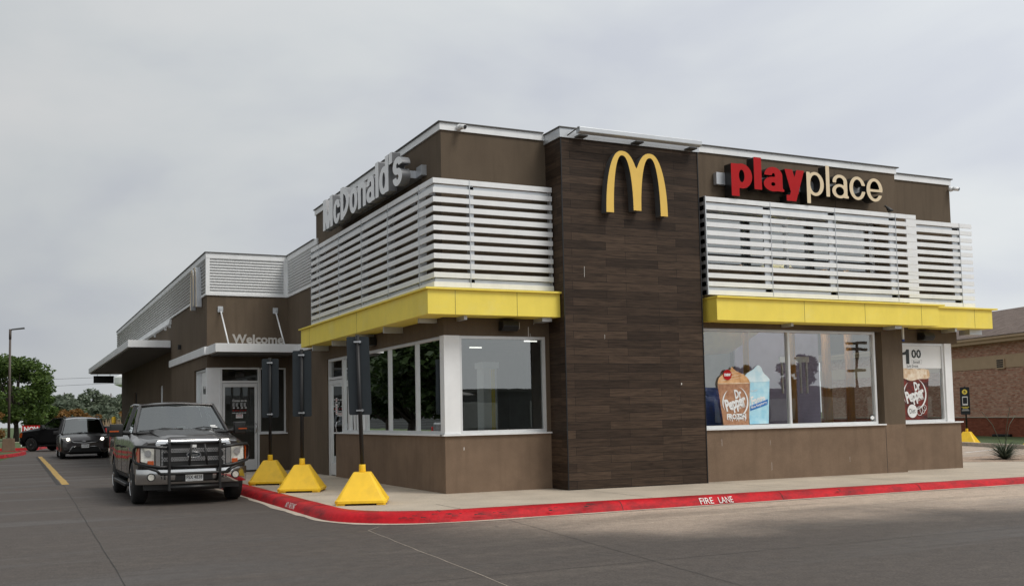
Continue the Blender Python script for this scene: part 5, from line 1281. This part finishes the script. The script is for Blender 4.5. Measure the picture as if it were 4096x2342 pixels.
# kerbed islands on the left
def kerbloop(name,pts,label=None,m='curb',h=.15,w=.2):
    b=MB(); n=len(pts)
    for i in range(n-1):
        p,q=Vector(pts[i]),Vector(pts[i+1]); d=(q-p).normalized(); nn=Vector((-d.y,d.x))*w/2
        b.hexa([(p.x-nn.x,p.y-nn.y,0),(q.x-nn.x,q.y-nn.y,0),(q.x+nn.x,q.y+nn.y,0),(p.x+nn.x,p.y+nn.y,0),(p.x-nn.x*.7,p.y-nn.y*.7,h),(q.x-nn.x*.7,q.y-nn.y*.7,h),(q.x+nn.x*.7,q.y+nn.y*.7,h),(p.x+nn.x*.7,p.y+nn.y*.7,h)])
    o=b.build(name,m,None); tag(o,kind='structure'); return o
kerbloop('island_kerb',[(-12,31),(-8.4,34.2),(-7.3,36.6),(-6.75,39.0),(-6.4,41.2),(-6.3,42.6),(-6.5,43.9),(-8,44.0),(-30,44.0)])
b=MB(); b.poly([(x,y,.12) for x,y in ((-12,31.1),(-8.5,34.4),(-7.4,36.8),(-6.85,39.1),(-6.5,41.2),(-6.4,42.6),(-6.6,43.8),(-30,43.8),(-30,31.1))]); o=b.build('island_lawn','grass'); tag(o,kind='structure')
kerbloop('lawn_kerb',[(-30,51.9),(-5.6,52.0),(-4,62),(26.5,60)])
b=MB(); b.poly([(-30,52.0,.1),(-5.65,52.1,.1),(-4.1,62.1,.1),(26.5,60.1,.1),(80,60,.1),(80,250,.1),(-80,250,.1),(-80,50.4,.1)]); o=b.build('lawn','grass'); tag(o,kind='structure')
b=MB(); b.poly([(-40,78,.104),(-5,78,.104),(-3,80,.104),(-40,81,.104)]); o=b.build('footpath','walk'); tag(o,kind='structure')

# ---- vegetation
def leaf_cloud(b,centers,n,size,mi=0):
    for _ in range(n):
        c,r=centers[rnd.randrange(len(centers))]
        # on the shell of the clump, denser at the surface
        d=Vector((rnd.gauss(0,1),rnd.gauss(0,1),rnd.gauss(0,1))).normalized()*r*(rnd.random()**.45); d.z*=.75
        p=Vector(c)+d; s=size*rnd.uniform(.6,1.3)
        a=Vector((rnd.gauss(0,1),rnd.gauss(0,1),rnd.gauss(0,.6))).normalized(); e_=a.cross(Vector((rnd.gauss(0,1),rnd.gauss(0,1),rnd.gauss(0,1)))).normalized()
        v=[b.bm.verts.new(q) for q in (p-a*s,p+e_*s*.45,p+a*s,p-e_*s*.45)]; b.bm.faces.new(v).material_index=mi
def make_tree(name,label,h,cr,leafm,leaves=5000,size=.2,trunk_h=.3,loc=(0,0,0),group=None,nclump=26,flat=.75,skirt=.0,tr=.16,seed=1,cz=None):
    global rnd
    rnd=random.Random(seed)
    t=thing(name,label,'tree',loc,0,group)
    cl=[]; zc=h*(1+trunk_h)/2 if cz is None else cz; hz=h*(1-trunk_h)/2
    for i in range(nclump):
        th=2*PI*i*.618+rnd.uniform(-.3,.3); v=rnd.uniform(-.85,.9); rad=math.sqrt(max(.05,1-v*v))*cr*rnd.uniform(.45,.88)
        r=cr*rnd.uniform(.20,.36); cl.append(((rad*math.cos(th),rad*math.sin(th),zc+v*hz*.85),r))
    b=MB(); leaf_cloud(b,cl,leaves,size); me=b.build('crown',leafm,t)
    b=MB(); b.tube([(0,0,-.1),(.05,.03,h*trunk_h*.6),(.0,.05,h*trunk_h*1.3),(.1,.0,h*.7)],[tr,tr*.75,tr*.6,tr*.25],8)
    for c,r in cl[::2]:
        z0=h*trunk_h*rnd.uniform(.9,1.4); b.tube([(0,.03,z0),(c[0]*.5,c[1]*.5,(z0+c[2])/2+.1),(c[0],c[1],c[2])],[tr*.4,tr*.25,tr*.08],5)
    b.build('trunk','bark',t)
    return t
gT='trees on the lawn behind the car park'
ta=make_tree('broadleaf_tree','large dark green tree right of the lamp post behind the red NOW sign',7.6,3.7,'leaf',15000,.17,.20,(-6.6,83,0),gT,34,seed=3,tr=.28)
ta.scale=(1,1,1)
tb=make_tree('broadleaf_tree','large dark green tree cut by the left edge behind the lamp post',8.3,3.6,'leaf',12000,.18,.20,(-9.6,90,0),gT,30,seed=5,tr=.3)
tc_=make_tree('broadleaf_tree','lower dark green tree on the right flank of the big tree',5.0,1.9,'leaf',6000,.15,.16,(-4.6,92,0),gT,22,seed=9,tr=.2)
gF2='far tree line beyond the lawn'
def far(label,x,y,h,cr,leafm,seed,n=5200,size=.30,th=.12): return make_tree('distant_tree',label,h,cr,leafm,n,size,th,(x,y,0),gF2,22,seed=seed,tr=.15)
far('dull green bushy tree in the far row just right of the big dark tree',-2.3,118,5.2,3.0,'leafhaze',21)
far('taller dull green tree in the middle of the far row above the minivan roof',2.6,150,7.0,3.4,'leafhaze',22)
far('dull green tree in the far row left of the tallest one',-.9,155,6.0,3.4,'leafhaze',23)
far('dull green tree in the far row against the restaurant wall',7.2,150,5.9,3.6,'leafhaze',24)
far('dull green tree in the far row between the tallest one and the wall',4.6,152,5.6,3.2,'leafhaze',25)
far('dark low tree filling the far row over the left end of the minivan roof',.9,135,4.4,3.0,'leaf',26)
far('dull green tree in the far row partly behind the wall of the restaurant',10.5,160,6.2,4,'leafhaze',27)
far('dull green low tree in the far row behind the minivan roof',3.6,128,3.9,2.9,'leafhaze',33)
far('orange-brown bush in front of the far row left of the minivan',-2.9,100,3.0,2.0,'leaf3',28,2600,.17,.08)
far('orange-brown bush in front of the far row above the black pickup',-1.2,104,3.3,1.9,'leaf3',29,2400,.17,.08)
far('small orange-brown bush above the minivan roof',.7,106,2.9,1.6,'leaf3',30,1500,.17,.08)
far('small orange bush right beside the restaurant wall',3.9,95,3.1,1.2,'leaf3',31,700,.15,.08)
far('rusty brown bush at the left edge under the big tree',-8.3,76,2.7,1.3,'leaf3',32,1200,.12,.08)
t=thing('reed_clump','dry straw-coloured grass clump behind the yellow bollard','plant',(.2,70,.1))
b=MB(); rnd=random.Random(4)
for i in range(260):
    a=rnd.uniform(0,2*PI); r=rnd.uniform(0,.9); x,y=r*math.cos(a)*1.2,r*math.sin(a); h=rnd.uniform(.9,1.9); lx,ly=rnd.uniform(-.3,.3),rnd.uniform(-.3,.3)
    b.poly([(x-.02,y,0),(x+.02,y,0),(x+lx*.5+.03,y+ly*.5,h*.7),(x+lx,y+ly,h)])
b.build('blades','leafdry',t)
# utility poles, wires, water tower
gP='wooden utility poles rising over the far tree line'
for i,(x,h,lab) in enumerate(((3.74,8.8,'utility pole rising above the far trees, nearest to the big dark tree'),(11.1,8.75,'utility pole rising above the far trees over the minivan'),(13.7,8.5,'utility pole rising above the far trees beside the restaurant wall'))):
    t=thing('utility_pole',lab,'pole',(x,240,0),0,gP); b=MB(); b.tube([(0,0,0),(0,0,h)],.16,8,r2=.12); b.build('shaft','pole',t); b=MB(); b.box(-.5,-.06,h-.6,.5,.06,h-.5); b.build('cross_arm','pole',t)
t=thing('overhead_wires','pair of thin power lines crossing the sky left of the restaurant','power line',(8,239,10))
for z0,z1 in ((11.6,12.2),(10.0,10.7)):
    b=MB(); b.tube([(-30+ i*8, 239, z0+(z1-z0)*(i*8-27)/15 + .0) for i in range(9)],.035,5); b.build('wire','dark',t,world=True)
t=thing('water_tower','white water tower bowl partly hidden by the restaurant wall','water tower',(24.5,300,0)); b=MB(); b.lathe([(11.2,.5),(12.0,3.6),(12.6,5.1),(14.6,5.2),(15.6,3.5),(16,.5)],'z',n=28); b.build('bowl','paperw',t,smooth=60); b=MB(); b.lathe([(0,1.2),(11.3,.6)],'z',n=12); b.build('stem','silver',t)

# ================================================================== RIGHT SIDE
# brick neighbour: long wall running away, heading 13.6 degrees
BR=thing('brick_building','low red brick neighbour building with tan band and brown shingle roof','building',(37.0,21,0),R_(-13.6))
def bx(y0,y1,z0,z1,d0,d1,name,m,parent=BR,bevel=0):
    b=MB(); b.box(d0,y0,z0,d1,y1,z1); return b.build(name,m,parent,bevel=bevel)
w=bx(-26,14,.98,3.33,0,.3,'wall','brick'); bx(-26,14,3.95,4.6,0,.3,'wall','brick'); bx(-26,14,0,.93,-.06,.3,'plinth','brick2'); bx(-26,14,.93,.985,-.09,.3,'ledge','walk'); bx(-26,14,3.33,3.95,-.03,.3,'band','tan')
bx(-26.5,14.5,4.55,4.78,-.45,.3,'eave_fascia','tan',bevel=.02); bx(-26.5,14.5,4.72,4.86,-.56,-.44,'gutter','tan',bevel=.02)
b=MB(); b.hexa([(-.58,-26.6,4.84),(6,-26.6,6.85),(6,14.6,6.85),(-.58,14.6,4.84),(-.58,-26.6,4.88),(6,-26.6,6.93),(6,14.6,6.93),(-.58,14.6,4.88)]); b.hexa([(6,-26.6,6.85),(13,-26.6,4.8),(13,14.6,4.8),(6,14.6,6.85),(6,-26.6,6.93),(13,-26.6,4.88),(13,14.6,4.88),(6,14.6,6.93)]); b.build('roof','shingle',BR)
bx(-26,14,0,4.55,.31,9,'inner_wall','brick')
b=MB(); b.box(-.09,-3.75,3.28,-.03,-3.15,3.78); v=b.build('wall_vent','tan',BR,bevel=.01); b=MB()
for i in range(4): b.box(-.10,-3.68,3.35+i*.1,-.091,-3.22,3.42+i*.1)
b.build('louvre','dark',v)
b=MB(); b.poly([(26.8,60,.02),(26.8,14.0,.02),(26.15,11.4,.02),(24.45,7.2,.02),(24.1,3,.02),(27.6,-10,.02),(60,-10,.02),(60,60,.02)]); o=b.build('verge','grass'); tag(o,kind='structure')
b=MB()
for p,q in (((26.8,14.0),(26.1,11.4)),((26.1,11.4),(24.4,7.2)),((24.4,7.2),(24.0,3)),((24.0,3),(27.5,-10))):
    p,q=Vector(p),Vector(q); d=(q-p).normalized(); n=Vector((-d.y,d.x))*.09; b.hexa([(p.x-n.x,p.y-n.y,0),(q.x-n.x,q.y-n.y,0),(q.x+n.x,q.y+n.y,0),(p.x+n.x,p.y+n.y,0),(p.x-n.x,p.y-n.y,.14),(q.x-n.x,q.y-n.y,.14),(q.x+n.x,q.y+n.y,.14),(p.x+n.x,p.y+n.y,.14)])
o=b.build('rear_kerb','gutter'); tag(o,kind='structure')
b=MB(); strip([(21.0,7.0),(27.5,9.5)],.10); strip([(22.5,4.0),(19.0,3.2)],.10); strip([(18.5,3.6),(23.6,2.4)],.09,.0042)
o=b.build('parking_lines','whitep'); tag(o,kind='structure')
t=thing('ground_vent','dark flat utility cover at the foot of the brick wall','cover',(36.0,17.6,.02)); b=MB(); b.box(-.2,-.5,0,.2,.5,.12); b.build('cover','dark',t,bevel=.03)
# planter with gravel, yucca, rocks
b=MB(); K_=[(14.7,1.9),(15.6,3.6),(18,3.5),(22,2.2),(25,.2),(25,-1.2),(19,-.4),(16.2,.9)]
b.poly([(x,y,.10) for x,y in K_]); o=b.build('gravel_bed','gravel'); tag(o,kind='structure')
def yucca(label,loc,n,r,seed):
    t=thing('yucca',label,'plant',loc); rr_=random.Random(seed); b=MB()
    for i in range(n):
        a=rr_.uniform(0,2*PI); el=rr_.uniform(.12,1.35); L0=r*rr_.uniform(.7,1.15); w=.014; dx,dy=math.cos(a),math.sin(a); px,py=-dy*w,dx*w; prev=None; k=5
        for j in range(k+1):
            s=j/k; x=dx*L0*s*math.cos(el*(1-.35*s)); y=dy*L0*s*math.cos(el*(1-.35*s)); z=L0*s*math.sin(el)*(1-.45*s*s) ; q=(1-s)*.9+.1
            p1=b.bm.verts.new((x-px*q,y-py*q,z)); p2=b.bm.verts.new((x+px*q,y+py*q,z))
            if prev: b.bm.faces.new((prev[0],prev[1],p2,p1))
            prev=(p1,p2)
    b.build('blades','yucca',t)
    if n>100:
        b=MB()
        for i in range(3): a=i*2.1; b.tube([(0,0,.2),(.25*math.cos(a),.25*math.sin(a),.9),(.5*math.cos(a),.5*math.sin(a),1.15+.1*i)],.008,5)
        b.build('flower_stalk','yucca',t)
    return t
yucca('spiky grey-green yucca in the gravel bed right of the restaurant',(16.6,1.95,.1),260,.85,2)
yucca('small spiky yucca at the far right edge of the gravel bed',(20.9,.9,.1),90,.5,3)
def rock(label,loc,sx,sy,sz,seed):
    b=MB(); bmesh.ops.create_icosphere(b.bm,subdivisions=3,radius=1)
    for v in b.bm.verts:
        nz=noise.noise(v.co*1.3+Vector((seed,0,0)))*.35+noise.noise(v.co*4+Vector((seed,3,0)))*.10; v.co*=1+nz; v.co=Vector((v.co.x*sx,v.co.y*sy,max(v.co.z,-.4)*sz))
    o=b.build('rock','stone',None,smooth=35); o.location=loc; tag(o,label,'rock','rocks edging the gravel bed'); return o
rock('low reddish rock on the gravel just right of the yucca',(17.5,.70,.12),.28,.22,.10,1); rock('long reddish rock on the gravel at the right edge of the photo',(18.6,.30,.12),.55,.25,.11,2)
rock('small rock between the yucca and the reddish rocks',(17.1,.95,.1),.14,.12,.07,5)
# red marker whip by the brick wall
t=thing('marker_flag','thin red wire marker standing in the grass before the brick wall','marker',(31.2,12.6,0)); b=MB(); b.tube([(0,0,0),(.02,0,1.0),(.0,.02,1.75)],.012,5); b.build('wire','redp',t); b=MB()
for i in range(6): b.poly([(0,0,1.2+i*.09),(.05,.02,1.23+i*.09),(0,0,1.26+i*.09)])
b.build('ribbon','redp',t)

# ================================================================== OPPOSITE SIDE (seen in the window reflections)
OB=thing('opposite_store','long low dark grey store across the car park behind the viewer','building',(10,-60,0))
b=MB(); b.box(-40,-62,0,22,-52,3.0); b.box(22.5,-64,0,120,-58,3.35); b.build('wall','siding',OB,world=True)
b=MB(); b.hexa([(-41,-51,2.9),(23,-51,2.9),(23,-57,3.7),(-41,-57,3.7),(-41,-51,3.0),(23,-51,3.0),(23,-57,3.85),(-41,-57,3.85)]); b.box(22.3,-64.5,3.35,121,-57.8,3.6); b.build('roof','capdark',OB,world=True)
b=MB()
for i in range(9): b.box(-36+i*6,-51.98,.3,-33+i*6,-51.9,2.4)
for i in range(16): b.box(25+i*6,-57.98,.5,28+i*6,-57.9,2.6)
b.build('shopfront','light_in',OB,world=True)
make_tree('broadleaf_tree','bushy tree standing across the car park behind the viewer',6.2,2.0,'leafdark',2600,.22,.45,(51.5,-50,0),None,16,seed=41)
make_tree('broadleaf_tree','smaller bushy tree across the car park behind the viewer',5.2,1.7,'leafdark',2000,.22,.45,(45.5,-50,0),None,14,seed=45)
make_tree('broadleaf_tree','wide leafy tree across the car park behind the viewer',5.6,2.6,'leafdark',3000,.25,.4,(31,-50,0),None,16,seed=46)
for k,(x,y,rz,pm) in enumerate(((6,-34,1.57,'paint_van'),(24,-38,-1.57,'chromed'))):
    pass
tw=make_tree('broadleaf_tree','tall dense tree west of the drive lane outside the photo',11,6.0,'leafdark',34000,.24,.10,(-15.5,44,0),None,46,seed=42,tr=.35)
for k,(x,y,rz,lab) in enumerate(((-17,53,1.3,'tall dense tree west of the drive lane, second from the viewer, outside the photo'),(-18,62,2.6,'tall dense tree west of the drive lane farthest back, outside the photo'),(-26,50,4.0,'tall dense tree in the second row west of the drive lane, outside the photo'),(-15,34,5.0,'tall dense tree west of the drive lane nearest the viewer, outside the photo'))):
    c=copy_tree(tw); c.location=(x,y,0); c.rotation_euler.z=rz; c['label']=lab
NB=thing('flat_roofed_store','long grey store with a flat roof west of the trees, outside the photo','building',(-40,90,0))
b=MB(); b.box(-48,40,0,-36,130,4.2); b.build('wall','siding',NB,world=True); b=MB(); b.box(-48.4,39.6,4.2,-35.6,130.4,4.6); b.build('roof','capdark',NB,world=True)
t=thing('light_mast','sports light mast across the car park behind the viewer','lamp post',(97,-90,0)); b=MB(); b.tube([(0,0,0),(0,0,10.6)],.18,8); b.build('pole','dark',t); b=MB()
for z in (10.2,9.4,6.6): b.box(-1.6,-.2,z,1.6,.2,z+.35)
b.build('lamp_bank','dark',t)

# ================================================================== one object per countable piece
def split_loose(o):
    me=o.data; n=len(me.vertices); par=list(range(n))
    def fd(a):
        while par[a]!=a: par[a]=par[par[a]]; a=par[a]
        return a
    for e_ in me.edges:
        a,c=fd(e_.vertices[0]),fd(e_.vertices[1])
        if a!=c: par[a]=c
    roots={}
    for i in range(n): roots.setdefault(fd(i),len(roots))
    if len(roots)<2: return
    base=o.name.split('.')[0]; ids=[roots[fd(i)] for i in range(n)]
    for k in range(len(roots)):
        bm=bmesh.new(); bm.from_mesh(me); bm.verts.ensure_lookup_table()
        bmesh.ops.delete(bm,geom=[v for v in bm.verts if ids[v.index]!=k],context='VERTS')
        m2=bpy.data.meshes.new(base); bm.to_mesh(m2); bm.free()
        for q in me.materials: m2.materials.append(q)
        if k==0: first=m2; continue
        c=bpy.data.objects.new(base,m2); C.objects.link(c); c.parent=o.parent; c.matrix_parent_inverse=o.matrix_parent_inverse.copy(); c.location=o.location; c.rotation_euler=o.rotation_euler
    o.data=first
SPLIT={'wall_base','control_joint','bird_droppings','panel_joint','yellow_awning','entry_canopy','kerb_scuffs','screen_post','screen_rail','coping','coping_edge','guard_upright','corner_trim','support_bracket','rod_bracket','tie_rod','ceiling_lamp_or_fill','door_handle','post','leg','wiper','clamp','hanger','drip_edge','window_muntins','panel','lamp_bank','shopfront','chrome_strip','side_window','metal_trim','bracket','flower_stalk','ladder_rail','roof','interior_ceiling','interior_floor','interior_wall'}
for o in list(S.objects):
    if o.type=='MESH' and o.parent and o.name.split('.')[0] in SPLIT: split_loose(o)
